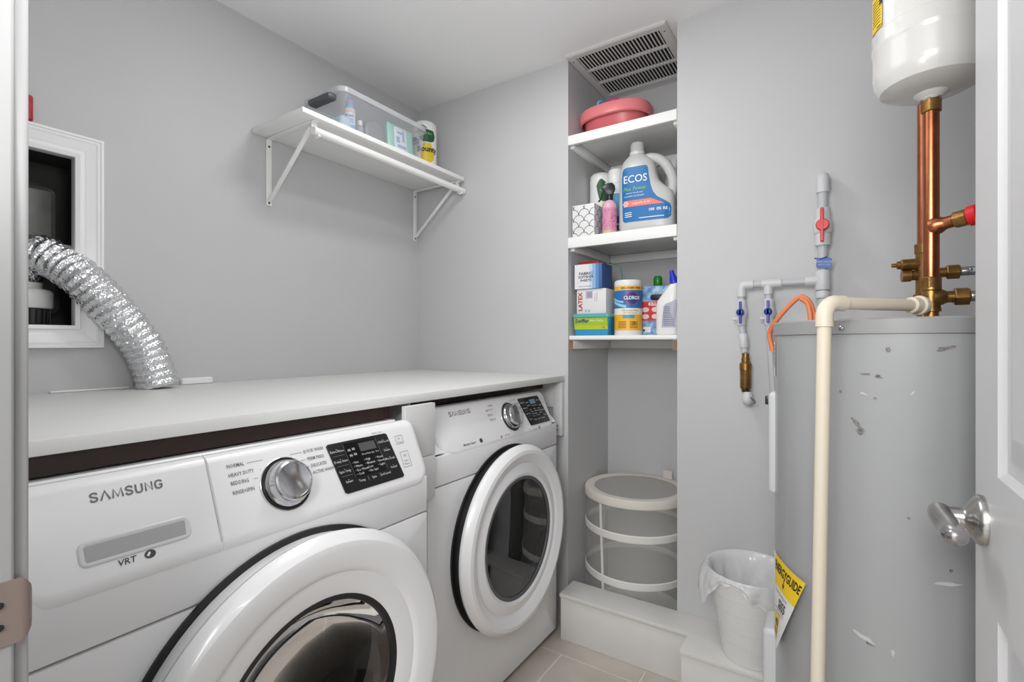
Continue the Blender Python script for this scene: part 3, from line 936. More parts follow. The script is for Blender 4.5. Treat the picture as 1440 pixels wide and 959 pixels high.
rows = [(0.045, -0.080, 0.086), (0.048, -0.086, 0.096), (0.056, -0.090, 0.104), (0.090, -0.092, 0.106), (0.105, -0.092, 0.102), (0.122, -0.092, 0.078), (0.138, -0.093, 0.052), (0.160, -0.094, 0.036), (0.19, -0.095, 0.026), (0.23, -0.095, 0.018), (0.262, -0.092, 0.014), (0.272, -0.084, 0.010), (0.275, -0.074, 0.002)]
lbm = MB(Mj)
for (za, a1, a2), (zb, b1, b2) in zip(rows, rows[1:]):
    lbm.grid(lambda s, q: jsurf((a1 + (a2 - a1) * s) * (1 - q) + (b1 + (b2 - b1) * s) * q, za + (zb - za) * q), 14, 2)
lo = lbm.build('label', flat((28, 112, 176)), jg)
MB(Mj).grid(lambda s, q: jsurf(-0.084 + (0.166 - 0.055 * q) * s, 0.108 + 0.026 * q, 0.0016), 14, 2).build('label_band', flat((238, 128, 108)), lo)
m_ = MB(Mj)
m_.text('ECOS', 0.044, lambda a, b: jsurf(-0.038 + a, 0.222 + b, 0.0020), bold=0.004, sx=0.92, res=3)
m_.text('lavender free & clear', 0.0085, lambda a, b: jsurf(-0.040 + a, 0.165 + b, 0.0020))
m_.text('LAUNDRY DETERGENT', 0.008, lambda a, b: jsurf(-0.040 + a, 0.151 + b, 0.0020))
m_.text('magnolia & lily', 0.013, lambda a, b: jsurf(-0.012 + a, 0.121 + b, 0.0022))
for ux, s_ in ((0.030, '100'), (0.060, '0%'), (0.084, 'RE')):
    m_.text(s_, 0.016, lambda a, b: jsurf(ux + a, 0.087 + b, 0.0020), bold=0.02)
for k in range(3):
    m_.grid(lambda s, q: jsurf(-0.080 + 0.03 * s, 0.066 + 0.008 * k + 0.003 * q, 0.002), 4, 1)
m_.grid(lambda s, q: jsurf(-0.02 + 0.10 * s, 0.056 + 0.003 * q, 0.002), 8, 1)
m_.build('lettering', flat((240, 244, 246)), lo)
MB(Mj).text('Plus Power', 0.021, lambda a, b: jsurf(-0.040 + a, 0.182 + b, 0.0020), bold=0.012, shear=0.2).build('lettering', flat((132, 196, 84)), lo)
fl_ = MB(Mj)
for k in range(6):
    a = k * pi / 3
    fl_.grid(lambda s, q: jsurf(-0.076 + 0.003 * cos(a) + (0.010 * s) * cos(a) - 0.006 * (q - .5) * sin(a), 0.121 + 0.003 * sin(a) + 0.010 * s * sin(a) + 0.006 * (q - .5) * cos(a), 0.0026), 3, 3)
fl_.build('flower_print', flat((236, 206, 204)), lo)

wb = thing('white_bottle', 'white bottle half hidden behind the handle of the detergent jug', 'bottle', (-0.60, 2.26, s2))
MB().lathe([(0, 0), (0.038, 0), (0.040, 0.005), (0.040, 0.27), (0.030, 0.31), (0.018, 0.325)], (-0.613, 2.26, s2), (0, 0, 1), 28).build('body', M_white, wb, smooth=60)
MB().lathe([(0.018, 0.322), (0.020, 0.325), (0.020, 0.362), (0, 0.364)], (-0.613, 2.26, s2), (0, 0, 1), 24).build('cap', M_white, wb)

# ------------------------------------------------------------------ lowest niche shelf
s3 = S3 + 0.0005
tb = thing('wipes_tub', 'lime and blue plastic tub with teal lid at the bottom of the pile', 'tub', (-0.885, 2.03, s3))


def tring(x0, x1, y0, y1, z, ins, r=0.012):
    return [(x0 + a, y0 + b, z) for a, b in rrect(x1 - x0, y1 - y0, r, ins)]


TX0, TX1, TY0, TY1 = -0.970, -0.800, 1.958, 2.090


def tubside(z):
    return 0.011 * (1 - (z - s3) / 0.08)


MB().loft([tring(TX0, TX1, TY0, TY1, s3, 0.014), tring(TX0, TX1, TY0, TY1, s3 + 0.003, 0.011), tring(TX0, TX1, TY0, TY1, s3 + 0.080, 0.0)]).build('body', mat('tub_blue', (46, 148, 196), 0.35), tb)
MB().loft([tring(TX0, TX1, TY0, TY1, s3 + 0.078, -0.004), tring(TX0, TX1, TY0, TY1, s3 + 0.088, -0.004), tring(TX0, TX1, TY0, TY1, s3 + 0.094, 0.003)]).build('lid', mat('teal_lid', (98, 172, 172), 0.35), tb)
fr_ = lambda u, z: (u, TY0 + tubside(z) - 0.0008, z)
lo = MB().grid(lambda s, q: fr_(TX0 + 0.008 + (TX1 - TX0 - 0.016) * s, s3 + 0.026 + 0.050 * q), 1, 1).build('label', flat((162, 194, 40)), tb)
MB().grid(lambda s, q: fr_(TX0 + 0.008 + (TX1 - TX0 - 0.016) * s, s3 + 0.024 + 0.020 * q + 0.002)[0:1] + (TY0 + tubside(s3 + 0.025 + 0.02 * q) - 0.0012, s3 + 0.026 + 0.018 * q), 1, 1).build('label_band', flat((186, 200, 36)), lo)
MB().text('Swiffer', 0.023, lambda a, b: (TX0 + 0.045 + a, TY0 + tubside(s3 + 0.062 + b) - 0.0018, s3 + 0.062 + b), bold=0.02, shear=0.1).build('lettering', flat((24, 60, 134)), lo)
MB().text('Wet Cloths', 0.013, lambda a, b: (TX0 + 0.113 + a, TY0 + tubside(s3 + 0.063 + b) - 0.0018, s3 + 0.063 + b), bold=0.01).build('lettering', flat((236, 240, 220)), lo)
MB().text('12', 0.012, lambda a, b: (TX1 - 0.026 + a, TY0 + tubside(s3 + 0.034 + b) - 0.0018, s3 + 0.034 + b), bold=0.02).build('lettering', flat((30, 60, 60)), lo)

gb = thing('glove_box', 'white carton with red lettering in the middle of the stacked boxes', 'box', (-0.885, 2.03, s3 + 0.0945))
zg = s3 + 0.0945
Mg = Matrix.Translation(Vector((-0.955, 1.972, zg)))
MB(Mg).box(0, 0.136, 0, 0.12, 0, 0.106).build('carton', mat('carton_white', (226, 224, 222), 0.5), gb, bevel=0.001)
MB(Mg).text('LATEX', 0.026, planemap((0.018, 0, 0.052), (0, 0, 1), (-1, 0, 0)), bold=0.03, sx=1.05).build('lettering', flat((176, 34, 40)), gb)
m_ = MB(Mg)
for k in range(6):
    m_.box(0.048 + 0.004 * k, 0.0495 + 0.004 * k + 0.0006 * (k % 3), -0.0005, -0.0001, 0.068, 0.094)
m_.box(0.094, 0.0955, -0.0005, -0.0001, 0.05, 0.09)
m_.box(0.085, 0.0865, -0.0005, -0.0001, 0.05, 0.085)
m_.build('barcode', flat((120, 118, 132)), gb, smooth=0)['kind'] = 'stuff'
MB(Mg).add([(0.042, -.0003, 0.064), (0.076, -.0003, 0.064), (0.076, -.0003, 0.098), (0.042, -.0003, 0.098)], [(0, 1, 2, 3)]).build('label', flat((196, 192, 208)), gb)
m_ = MB(Mg)
for xx in (0.043, 0.058):
    m_.prism([(xx + 0.0055 * cos(2 * pi * i / 12), 0.012 + 0.006 * sin(2 * pi * i / 12)) for i in range(12)], (0, -0.0004, 0), (1, 0, 0), (0, 0, 1), (0, 0.0002, 0))
m_.build('symbol_print', flat((150, 190, 196)), gb, smooth=0)

fx = thing('dryer_sheet_box', 'white and blue striped carton topmost of the stacked boxes', 'box', (-0.9, 2.03, zg + 0.1065))
zf = zg + 0.1065
Mf = Matrix.Translation(Vector((-0.963, 1.966, zf)))
MB(Mf).box(0, 0.128, 0, 0.115, 0, 0.108).build('carton', mat('carton_blue', (54, 92, 156), 0.45), fx, bevel=0.001)
for xa, xb, c_ in ((0.0008, 0.070, (228, 228, 230)), (0.070, 0.084, (196, 214, 230)), (0.084, 0.100, (140, 180, 216)), (0.100, 0.114, (92, 140, 194))):
    MB(Mf).add([(xa, -.0004, 0.001), (xb, -.0004, 0.001), (xb, -.0004, 0.107), (xa, -.0004, 0.107)], [(0, 1, 2, 3)]).build('label_band', flat(c_), fx)
m_ = MB(Mf)
for k, s_ in enumerate(('FABRIC', 'SOFTENER', 'SHEETS')):
    m_.text(s_, 0.0165 - 0.0018 * k, planemap((0.054, -0.0006, 0.066 - 0.0145 * k), (1, 0, 0), (0, 0, 1)), bold=0.022, sx=(1.22, 1.02, 1.3)[k])
m_.text('fresh scent 40 sheets', 0.007, planemap((0.05, -0.0006, 0.012), (1, 0, 0), (0, 0, 1)))
m_.build('lettering', flat((54, 58, 86)), fx)
o = MB(Matrix.Translation(Vector((-0.955, 1.985, zf + 0.1085))) @ Matrix.Rotation(radians(-2), 4, 'Z')).pillow((0, 0, 0), (1, 0, 0), (0, 1, 0), (0, 0, 1), 0.10, 0.09, 0.01, [(0.002, 0), (0, 0.003), (0, 0.009), (0.004, 0.013)]).build('red_pouch', mat('red_pouch', (190, 40, 38), 0.4))
tag(o, 'flat red pouch lying on top of the stacked cartons', 'pouch')
o = MB().tube(spline([(-0.822, 2.0, zf + 0.1045), (-0.826, 2.03, zf + 0.1125), (-0.824, 2.06, zf + 0.1125), (-0.80, 2.09, zf + 0.100), (-0.795, 2.10, zf + 0.04)], 6), 0.003, 8).build('green_strap', mat('green_strap', (96, 150, 130), 0.5))
tag(o, 'thin green strap trailing over the corner of the topmost carton', 'strap')

cw = thing('wipes_canister', 'white wipes canister with yellow and blue label on the lowest shelf', 'canister', (-0.741, 2.03, s3))
cc = (-0.741, 2.025)
R = 0.0575
ad = radians(-72)
MB().lathe([(0, 0), (R - 0.002, 0), (R, 0.003), (R, 0.205), (R - 0.001, 0.207)], cc + (s3,), (0, 0, 1), 48).build('body', M_white, cw)
MB().lathe([(R - 0.003, 0.206), (R + 0.0005, 0.208), (R + 0.0005, 0.222), (R - 0.004, 0.230), (0, 0.231)], cc + (s3,), (0, 0, 1), 48).build('lid', M_white, cw, smooth=40)
for z0_, z1_, c_ in ((0.020, 0.085, (238, 178, 44)), (0.085, 0.112, (236, 230, 214)), (0.112, 0.186, (42, 110, 180)), (0.186, 0.204, (234, 184, 60))):
    cyl_patch(MB(), cc, R + 0.0006, ad - 1.7, ad + 1.7, s3 + z0_, s3 + z1_, 24).build('label_band', flat(c_), cw)
m_ = MB()
m_.grid(lambda s, q: (cc[0] + (R + 0.0009) * cos(ad - 1.5 + 1.4 * s), cc[1] + (R + 0.0009) * sin(ad - 1.5 + 1.4 * s), s3 + 0.113 + 0.030 * (1 - s) ** 1.5 + (0.012) * q), 16, 1)
m_.grid(lambda s, q: (cc[0] + (R + 0.0009) * cos(ad - 1.5 + 1.2 * s), cc[1] + (R + 0.0009) * sin(ad - 1.5 + 1.2 * s), s3 + 0.133 + 0.024 * (1 - s) ** 1.5 + (0.008) * q), 16, 1)
m_.build('swoosh_print', flat((150, 206, 226)), cw, smooth=0)
cm = cylmap(cc, R + 0.0012, ad + 0.32, s3 + 0.154)
dm = MB()
dia = [(-0.042, 0), (-0.012, 0.026), (0.012, 0.026), (0.042, 0), (0.012, -0.026), (-0.012, -0.026)]
dm.grid(lambda s, q: cm(-0.042 + 0.084 * s, (2 * q - 1) * 0.027 * min(1, (1 - abs(2 * s - 1)) * 1.35)), 14, 4)
dmo = dm.build('emblem', flat((184, 30, 60)), cw, smooth=0)
cm2 = cylmap(cc, R + 0.0016, ad + 0.32, s3 + 0.154)
MB().grid(lambda s, q: cm2(-0.036 + 0.072 * s, (2 * q - 1) * 0.022 * min(1, (1 - abs(2 * s - 1)) * 1.5)), 14, 4).build('emblem_field', flat((30, 66, 140)), dmo, smooth=0)
MB().text('CLOROX', 0.020, cylmap(cc, R + 0.0021, ad + 0.32, s3 + 0.154), bold=0.03, sx=0.85).build('lettering', flat((240, 240, 240)), dmo)
m_ = MB()
m_.text('20% LARGER WIPES', 0.010, cylmap(cc, R + 0.0012, ad + 0.25, s3 + 0.195), bold=0.03)
m_.text('Disinfecting Wipes', 0.009, cylmap(cc, R + 0.0012, ad + 0.2, s3 + 0.102))
m_.text('Kills 99.9% of germs', 0.007, cylmap(cc, R + 0.0012, ad + 0.2, s3 + 0.092))
for k in range(5):
    cyl_patch(m_, cc, R + 0.0012, ad - 0.75, ad - 0.1, s3 + 0.030 + 0.006 * k, s3 + 0.032 + 0.006 * k, 5)
    cyl_patch(m_, cc, R + 0.0012, ad + 0.15, ad + 0.75, s3 + 0.030 + 0.006 * k, s3 + 0.032 + 0.006 * k, 5)
m_.text('75', 0.016, cylmap(cc, R + 0.0013, ad + 0.45, s3 + 0.050), bold=0.03)
m_.build('lettering', flat((92, 62, 40)), cw)
cyl_patch(MB(), cc, R + 0.0010, ad - 0.35, ad + 0.5, s3 + 0.070, s3 + 0.084, 8).build('label_band', flat((64, 160, 190)), cw)

rd = thing('detergent_carton', 'red and icy blue carton behind the white toilet cleaner bottle', 'box', (-0.64, 2.06, s3))
Mr = Matrix.Translation(Vector((-0.693, 2.063, s3))) @ Matrix.Rotation(radians(3), 4, 'Z')
MB(Mr).box(0, 0.118, 0, 0.05, 0, 0.207).build('carton', mat('carton_icy', (176, 206, 226), 0.4, rgb2=(60, 120, 180), vscale=45), rd, bevel=0.001)
lo = MB(Mr).add([(0.0005, -.0004, 0.062), (0.1175, -.0004, 0.062), (0.1175, -.0004, 0.142), (0.0005, -.0004, 0.142)], [(0, 1, 2, 3)]).build('label_band', flat((204, 34, 44)), rd)
m_ = MB(Mr)
for xx, zz_ in ((0.014, 0.108), (0.055, 0.108), (0.014, 0.079), (0.055, 0.079)):
    m_.prism([(xx + 0.015 * cos(2 * pi * i / 20), zz_ + 0.0105 * sin(2 * pi * i / 20)) for i in range(20)], (0, -0.0008, 0), (1, 0, 0), (0, 0, 1), (0, 0.0003, 0))
m_.build('badge', flat((222, 206, 204)), lo, smooth=0)['kind'] = 'stuff'
m_ = MB(Mr)
m_.text('KILLS', 0.018, planemap((0.048, -0.0009, 0.131), (1, 0, 0), (0, 0, 1)), bold=0.03)
m_.build('lettering', flat((246, 240, 240)), lo)
MB(Mr).pillow((0.034, -0.0004, 0.146), (1, 0, 0), (0, 0, 1), (0, -1, 0), 0.06, 0.026, 0.012, [(0, 0), (0.001, 0.0006)]).build('label', flat((28, 30, 40)), rd)
MB(Mr).add([(0.004, -.0006, 0.012), (0.036, -.0006, 0.012), (0.036, -.0006, 0.036), (0.004, -.0006, 0.036)], [(0, 1, 2, 3)]).build('label', flat((224, 230, 234)), rd)
MB(Mr).add([(0.004, -.0008, 0.016), (0.012, -.0008, 0.016), (0.012, -.0008, 0.026), (0.004, -.0008, 0.026)], [(0, 1, 2, 3)]).build('symbol_print', flat((60, 60, 90)), rd)

gn = thing('green_cap_bottle', 'bottle with bright green cap standing behind the red and blue carton', 'bottle', (-0.668, 2.18, s3))
MB().lathe([(0, 0), (0.032, 0), (0.034, 0.004), (0.034, 0.19), (0.02, 0.215), (0.014, 0.22)], (-0.662, 2.18, s3), (0, 0, 1), 28).build('body', mat('dark_green_bottle', (40, 70, 48), 0.3), gn, smooth=60)
MB().lathe([(0.016, 0.218), (0.018, 0.222), (0.019, 0.250), (0.014, 0.262), (0, 0.264)], (-0.662, 2.18, s3), (0, 0, 1), 24).build('cap', mat('green_cap', (44, 140, 56), 0.35), gn)

tl = thing('toilet_cleaner_bottle', 'white angled neck toilet cleaner bottle with bright blue cap', 'bottle', (-0.57, 2.0, s3))
Mt = Matrix.Translation(Vector((-0.566, 1.995, s3)))
tr_ = [(0.0, 0.040, 0.026, 0.0), (0, 0.044, 0.030, 0.006), (0, 0.044, 0.030, 0.12), (0.002, 0.042, 0.029, 0.135), (0.010, 0.033, 0.026, 0.158), (0.018, 0.024, 0.022, 0.180), (0.024, 0.016, 0.016, 0.198), (0.027, 0.013, 0.013, 0.206)]
MB(Mt).loft([ell(cx, 0, z, a, b, 32, 2.8) for cx, a, b, z in tr_]).build('body', M_white, tl, smooth=60)
MB(Mt).lathe([(0.016, 0), (0.017, 0.003), (0.015, 0.022), (0.009, 0.040), (0.009, 0.052), (0.006, 0.056), (0, 0.056)], (0.026, 0, 0.202), (-0.22, 0, 1), 24).build('cap', mat('cobalt_cap', (32, 52, 190), 0.35), tl, smooth=50)
MB(Mt).grid(lambda s, q: (0.044 * (-0.35 + 1.15 * s) + (0.012 * q * q), -0.0305 * (1 - min(.99, abs(-0.35 + 1.15 * s)) ** 2.8) ** (1 / 2.8) - 0.001, 0.03 + 0.09 * q + 0.02 * s * q), 10, 4).build('label', flat((176, 176, 192)), tl)
m_ = MB(Mt)
for k in range(11):
    z = 0.037 + 0.0072 * k
    m_.grid(lambda s, q: (0.044 * (-0.2 + 0.92 * s), -0.0305 * (1 - min(.99, abs(-0.2 + 0.92 * s)) ** 2.8) ** (1 / 2.8) - 0.0016, z + 0.0028 * q), 8, 1)
m_.build('label_print', flat((112, 112, 138)), tl, smooth=0)['kind'] = 'stuff'

# ------------------------------------------------------------------ mesh hamper in the recess
hc = (-0.752, 2.152)
hr = 0.219
hm = thing('mesh_hamper', 'white round pop-up mesh laundry hamper at the foot of the recess', 'hamper', (hc[0], hc[1], 0))
MB().lathe([(hr, 0.012), (hr, 0.565)], hc + (0,), (0, 0, 1), 64, cap=False).build('net', M_net, hm, smooth=60)
MB().lathe([(0.0, 0.012), (hr - 0.002, 0.012), (hr, 0.004), (0, 0.004)], hc + (0,), (0, 0, 1), 64).build('bottom', M_band, hm)
for z in (0.415, 0.225):
    MB().lathe([(hr + 0.001, z - 0.016), (hr + 0.004, z - 0.012), (hr + 0.004, z + 0.013), (hr + 0.001, z + 0.017), (hr - 0.002, z)], hc + (0,), (0, 0, 1), 64, close=True).build('hoop', M_band, hm)
MB().lathe([(hr + 0.001, 0.0), (hr + 0.004, 0.004), (hr + 0.004, 0.022), (hr + 0.001, 0.026), (hr - 0.002, 0.01)], hc + (0,), (0, 0, 1), 64, close=True).build('hoop', M_band, hm)
MB().lathe([(hr + 0.001, 0.535), (hr + 0.006, 0.540), (hr + 0.006, 0.566), (hr + 0.002, 0.574), (hr - 0.014, 0.576), (hr - 0.036, 0.572), (hr - 0.036, 0.570), (hr - 0.006, 0.570), (hr - 0.002, 0.55)], hc + (0,), (0, 0, 1), 64, close=True).build('rim', M_beige, hm)
MB().lathe([(0, 0.566), (hr - 0.030, 0.571)], hc + (0,), (0, 0, 1), 64, cap=False).build('lid_net', mat('lid_net', (196, 193, 189), 0.8, alpha=0.6), hm)
for a_, dz_ in ((radians(-112), 0.0), (radians(150), 0.0), (radians(20), 0)):
    q = MB()
    q.grid(lambda s, t: (hc[0] + (hr + 0.0015) * cos(a_ + 0.03 * (2 * s - 1) + 0.10 * (1 - t)), hc[1] + (hr + 0.0015) * sin(a_ + 0.03 * (2 * s - 1) + 0.10 * (1 - t)), 0.02 + 0.53 * t), 2, 10)
    q.build('side_tape', M_band, hm)
Mtab = Matrix.Translation(Vector((hc[0] + 0.085, hc[1] + 0.20, 0.565)))
MB(Mtab).pillow((-0.02, 0, 0), (1, 0, 0), (0, -0.15, 1), (0, -1, 0), 0.042, 0.048, 0.002, [(0, 0), (0, 0.002), (0.001, 0.003)]).build('tab', M_beige, hm)
cyl_patch(MB(), hc, hr + 0.001, radians(-78), radians(-66), 0.155, 0.182, 6).build('patch', mat('patch_grey', (164, 160, 156), 0.8), hm)

# ------------------------------------------------------------------ waste bin with liner
wc = (-0.236, 1.790)
wz = LZ + 0.0008
wbn = thing('waste_bin', 'small round white waste bin standing on the ledge beside the water heater', 'waste bin', (wc[0], wc[1], wz))
r0, r1, wh = 0.088, 0.133, 0.280
pr = [(0.0, 0.0), (r0 - 0.003, 0.0), (r0, 0.004)]
for i in range(1, 24):
    t = i / 24
    z = wh * t
    rr = r0 + (r1 - r0) * t
    pr.append((rr, z))
    for gz_ in (0.058, 0.108, 0.158, 0.208):
        if abs(z - gz_) < wh / 48:
            pr += [(rr - 0.0030, z + 0.0012), (rr - 0.0030, z + 0.0030), (rr + 0.0008, z + 0.0042)]
pr += [(r1, wh - 0.004), (r1 + 0.004, wh - 0.002), (r1 + 0.004, wh + 0.003), (r1, wh + 0.004), (r1 - 0.003, wh), (r0 - 0.004, 0.006), (0, 0.006)]
MB().lathe(pr, wc + (wz,), (0, 0, 1), 56).build('pail', M_can, wbn, smooth=25)
NA = 120


def skirt(a):
    """hanging length and flare of the liner by angle"""
    d = (math.degrees(a) + 360) % 360
    keys = [(0, .10, .012), (25, .07, .01), (90, .05, .008), (150, .075, .012), (185, .115, .036), (205, .120, .024), (225, .070, .016), (243, .022, .008), (258, .018, .007), (280, .055, .008), (305, .090, .010), (330, .115, .012), (360, .10, .012)]
    for (d0, l0, f0), (d1, l1, f1) in zip(keys, keys[1:]):
        if d0 <= d <= d1:
            t = (d - d0) / (d1 - d0)
            t = t * t * (3 - 2 * t)
            return l0 + (l1 - l0) * t, f0 + (f1 - f0) * t
    return .08, .01


lm = MB()
rings = []
for i in range(13):          # inside, from the bottom up to the rim
    t = i / 12
    z = 0.02 + (wh + 0.004 - 0.02) * t
    ring = []
    for j in range(NA):
        a = 2 * pi * j / NA
        rr = (r0 + (r1 - r0) * t) - 0.006 - 0.010 * (1 - t ** 3) * (0.5 + 0.5 * sin(a * 9 + 3 * t)) - 0.014 * abs(noise.noise((cos(a) * 5, sin(a) * 5, t * 6))) * min(1, (12 - i) / 2)
        if i == 12:
            rr = r1 - 0.002
        ring.append((wc[0] + rr * cos(a), wc[1] + rr * sin(a), wz + z))
    rings.append(ring)
for i in range(12):          # over the rim and down outside
    t = i / 11
    ring = []
    for j in range(NA):
        a = 2 * pi * j / NA
        ln, fr = skirt(a)
        ln *= 1 + 0.12 * noise.noise((cos(a) * 3, sin(a) * 3, 2.0))
        z = wh + 0.0075 - ln * t * (1 if t > 0.05 else 0)
        base = r1 + 0.007 - (r1 - r0) / wh * ln * t * 0.6
        rr = base + fr * sin(min(1, t * 1.25) * pi * 0.62) + 0.0045 * t * sin(a * 23 + 4 * sin(a * 3)) + 0.014 * t * noise.noise((cos(a) * 7, sin(a) * 7, t * 3))
        ring.append((wc[0] + rr * cos(a), min(wc[1] + rr * sin(a), YB - 0.002), wz + z))
    rings.append(ring)
lo = lm.loft(rings, cap=False).build('liner', M_bag, wbn, smooth=70)
lo['label'] = 'thin translucent plastic liner folded over the rim'

# ------------------------------------------------------------------ washer and dryer


def circle_hole(mb, x, y0, y1, z0, z1, cy, cz, r, n=64, depth=0.05):
    angs = sorted(set([2 * pi * i / n for i in range(n)] + [atan2(zz - cz, yy - cy) % (2 * pi) for yy in (y0, y1) for zz in (z0, z1)]))
    inn, out, deep = [], [], []
    for a in angs:
        ca, sa = cos(a), sin(a)
        t = 1e9
        if ca > 1e-9:
            t = min(t, (y1 - cy) / ca)
        if ca < -1e-9:
            t = min(t, (y0 - cy) / ca)
        if sa > 1e-9:
            t = min(t, (z1 - cz) / sa)
        if sa < -1e-9:
            t = min(t, (z0 - cz) / sa)
        inn.append((x, cy + r * ca, cz + r * sa))
        deep.append((x - depth, cy + r * ca, cz + r * sa))
        out.append((x, cy + t * ca, cz + t * sa))
    back = [(p[0] - 0.012, p[1], p[2]) for p in out]
    return mb.loft([back, out, inn, deep], cap=False)


def machine(kind, y0, y1, xf, panel, py0, py1, door, seam, label):
    """kind washer/dryer; xf front face; panel=((xt,zt),(xb,zb)); door=(cy,cz,x_front,r,glass_r,x_glass)"""
    t = thing(kind, label, kind, ((-1.3), (y0 + y1) / 2, 0))
    (xt, zt), (xb, zb) = panel
    # cabinet: open at the front
    ztop = zt - 0.012
    cb = MB()
    xk = -1.72
    prof = [(xk, 0.03), (xf - 0.015, 0.03), (xf - 0.006, 0.05), (xf - 0.006, zb + 0.02), (xt - 0.05, ztop - 0.01), (xt - 0.06, ztop), (xk, ztop)]
    ringa = [(x, y0, z) for x, z in prof]
    ringb = [(x, y1, z) for x, z in prof]
    cb.add(ringa + ringb, [tuple(range(7)), tuple(range(13, 6, -1)), (0, 1, 8, 7), (4, 5, 12, 11), (5, 6, 13, 12), (6, 0, 7, 13), (3, 4, 11, 10)])
    cb.build('cabinet', M_app, t, smooth=0, recalc=True)
    for yy in (y0 + 0.05, y1 - 0.05):
        for xx in (xf - 0.07, xk + 0.06):
            MB().lathe([(0.022, 0), (0.022, 0.02), (0.012, 0.032)], (xx, yy, 0.0006), (0, 0, 1), 16).build('foot', M_blackpl, t)
    cy, cz, xd, r, rg, xg = door
    circle_hole(MB(), xf, y0 + 0.001, y1 - 0.001, 0.035, seam - 0.0015, cy, cz, rg + 0.02).build('front_panel', M_app, t, bevel=0.004)
    MB().box(xf - 0.014, xf, y0 + 0.001, y1 - 0.001, seam + 0.0015, zb + 0.015).build('front_frame', M_app, t, bevel=0.004)
    # drum
    dx = xf - 0.05
    MB().lathe([(rg + 0.022, 0), (rg + 0.05, -0.02), (rg + 0.05, -0.42), (rg, -0.45), (0, -0.45)], (dx, cy, cz), (1, 0, 0), 56, cap=False).build('drum', M_drumwhite if kind == 'dryer' else M_drum, t, smooth=40)
    for k in range(3):
        a = 2 * pi * k / 3 + 0.5
        q = MB()
        ca, sa = cos(a), sin(a)
        rr = rg + 0.052
        q.loft([[(dx - 0.03, cy + rr * ca - 0.03 * sa, cz + rr * sa + 0.03 * ca), (dx - 0.03, cy + (rr - 0.05) * ca, cz + (rr - 0.05) * sa), (dx - 0.03, cy + rr * ca + 0.03 * sa, cz + rr * sa - 0.03 * ca)],
                [(dx - 0.40, cy + rr * ca - 0.03 * sa, cz + rr * sa + 0.03 * ca), (dx - 0.40, cy + (rr - 0.05) * ca, cz + (rr - 0.05) * sa), (dx - 0.40, cy + rr * ca + 0.03 * sa, cz + rr * sa - 0.03 * ca)]])
        q.build('drum_vane', M_drumwhite, t, smooth=40)
    # door
    d = xd - xf
    do = MB().lathe([(rg + 0.004, xg - xf - 0.012), (rg - 0.002, xg - xf + 0.004), (rg + 0.012, xg - xf + 0.010), (rg + 0.045, d - 0.018), (rg + 0.052, d - 0.012), (rg + 0.058, d - 0.010), (r - 0.030, d), (r - 0.018, d - 0.002), (r - 0.006, d - 0.012), (r, d - 0.026), (r - 0.004, d - 0.036), (rg + 0.06, d - 0.040)], (xf, cy, cz), (1, 0, 0), 96, cap=False).build('door', M_app_panel, t, smooth=28)
    MB().lathe([(rg + 0.028, 0.001), (r - 0.020, 0.001), (r - 0.014, 0.006), (r - 0.014, d - 0.036), (rg + 0.028, d - 0.036)], (xf, cy, cz), (1, 0, 0), 96, close=True).build('door_back', M_blackpl if kind == 'dryer' else M_app, do, smooth=30)
    MB().lathe([(r - 0.03, 0.0005), (r - 0.002, 0.0005), (r - 0.002, 0.006), (r - 0.03, 0.006)], (xf, cy, cz), (1, 0, 0), 96, close=True).build('door_gap_shade', M_blackpl, do, smooth=30)  # black ring painting the shadow in the gap behind the door
    MB().lathe([(rg + 0.002, xg - xf - 0.004), (rg + 0.001, xg - xf + 0.006), (rg - 0.010, xg - xf + 0.004), (rg - 0.012, xg - xf - 0.004)], (xf, cy, cz), (1, 0, 0), 96, close=True).build('glass_rim', M_blackpl if kind == 'washer' else M_grey, do, smooth=30)
    if kind == 'washer':
        gp = [(rg - 0.004, 0.0), (rg - 0.015, -0.018), (rg - 0.035, -0.05), (rg - 0.07, -0.075), (rg - 0.12, -0.088), (0.04, -0.094), (0, -0.095)]
        gm = M_glass_w
    else:
        gp = [(rg - 0.004, 0.0), (rg - 0.06, 0.004), (0.06, 0.006), (0, 0.0065)]
        gm = M_glass_d
    MB().lathe(gp, (xg, cy, cz), (1, 0, 0), 96, cap=False).build('door_glass', gm, do, smooth=80)
    # control panel
    dn = Vector((xb - xt, 0, zb - zt))
    Lp = dn.length
    dn.normalize()
    right = Vector((0, 1, 0))
    nrm = right.cross(dn) * -1
    if nrm.x < 0:
        nrm = -nrm
    o0 = Vector((xt, py0, zt))
    Wp = py1 - py0
    rr4 = [0.028, 0.028, 0.045, 0.055]
    sh = [(0.0, -0.045), (0.0, -0.016), (0.004, -0.008), (0.012, -0.002), (0.022, 0.0)]
    if kind == 'washer':
        split = 0.2665
        MB().pillow(o0, right, dn, nrm, split - 0.0008, Lp, [0.028, 0.0015, 0.0015, 0.055], sh, seam='right').build('detergent_drawer', M_app_panel, t, smooth=40)
        cpn = MB().pillow(o0 + right * (split + 0.0008), right, dn, nrm, Wp - split - 0.0008, Lp, [0.0015, 0.028, 0.045, 0.0015], sh, seam='left').build('control_panel', M_app_panel, t, smooth=40)
    else:
        cpn = MB().pillow(o0, right, dn, nrm, Wp, Lp, rr4, sh).build('control_panel', M_app_panel, t, smooth=50)

    def P(y, v, h=0.0):
        return Vector((xt, y, zt)) + dn * v + nrm * h

    def tmap(y, v, h=0.0008):
        return lambda a, b: P(y + a, v - b, h)
    return t, cpn, P, tmap, right, dn, nrm


def plate(mb, P, y0, y1, v0, v1, h):
    mb.add([P(y0, v0, h), P(y1, v0, h), P(y1, v1, h), P(y0, v1, h)], [(0, 1, 2, 3)])
    return mb


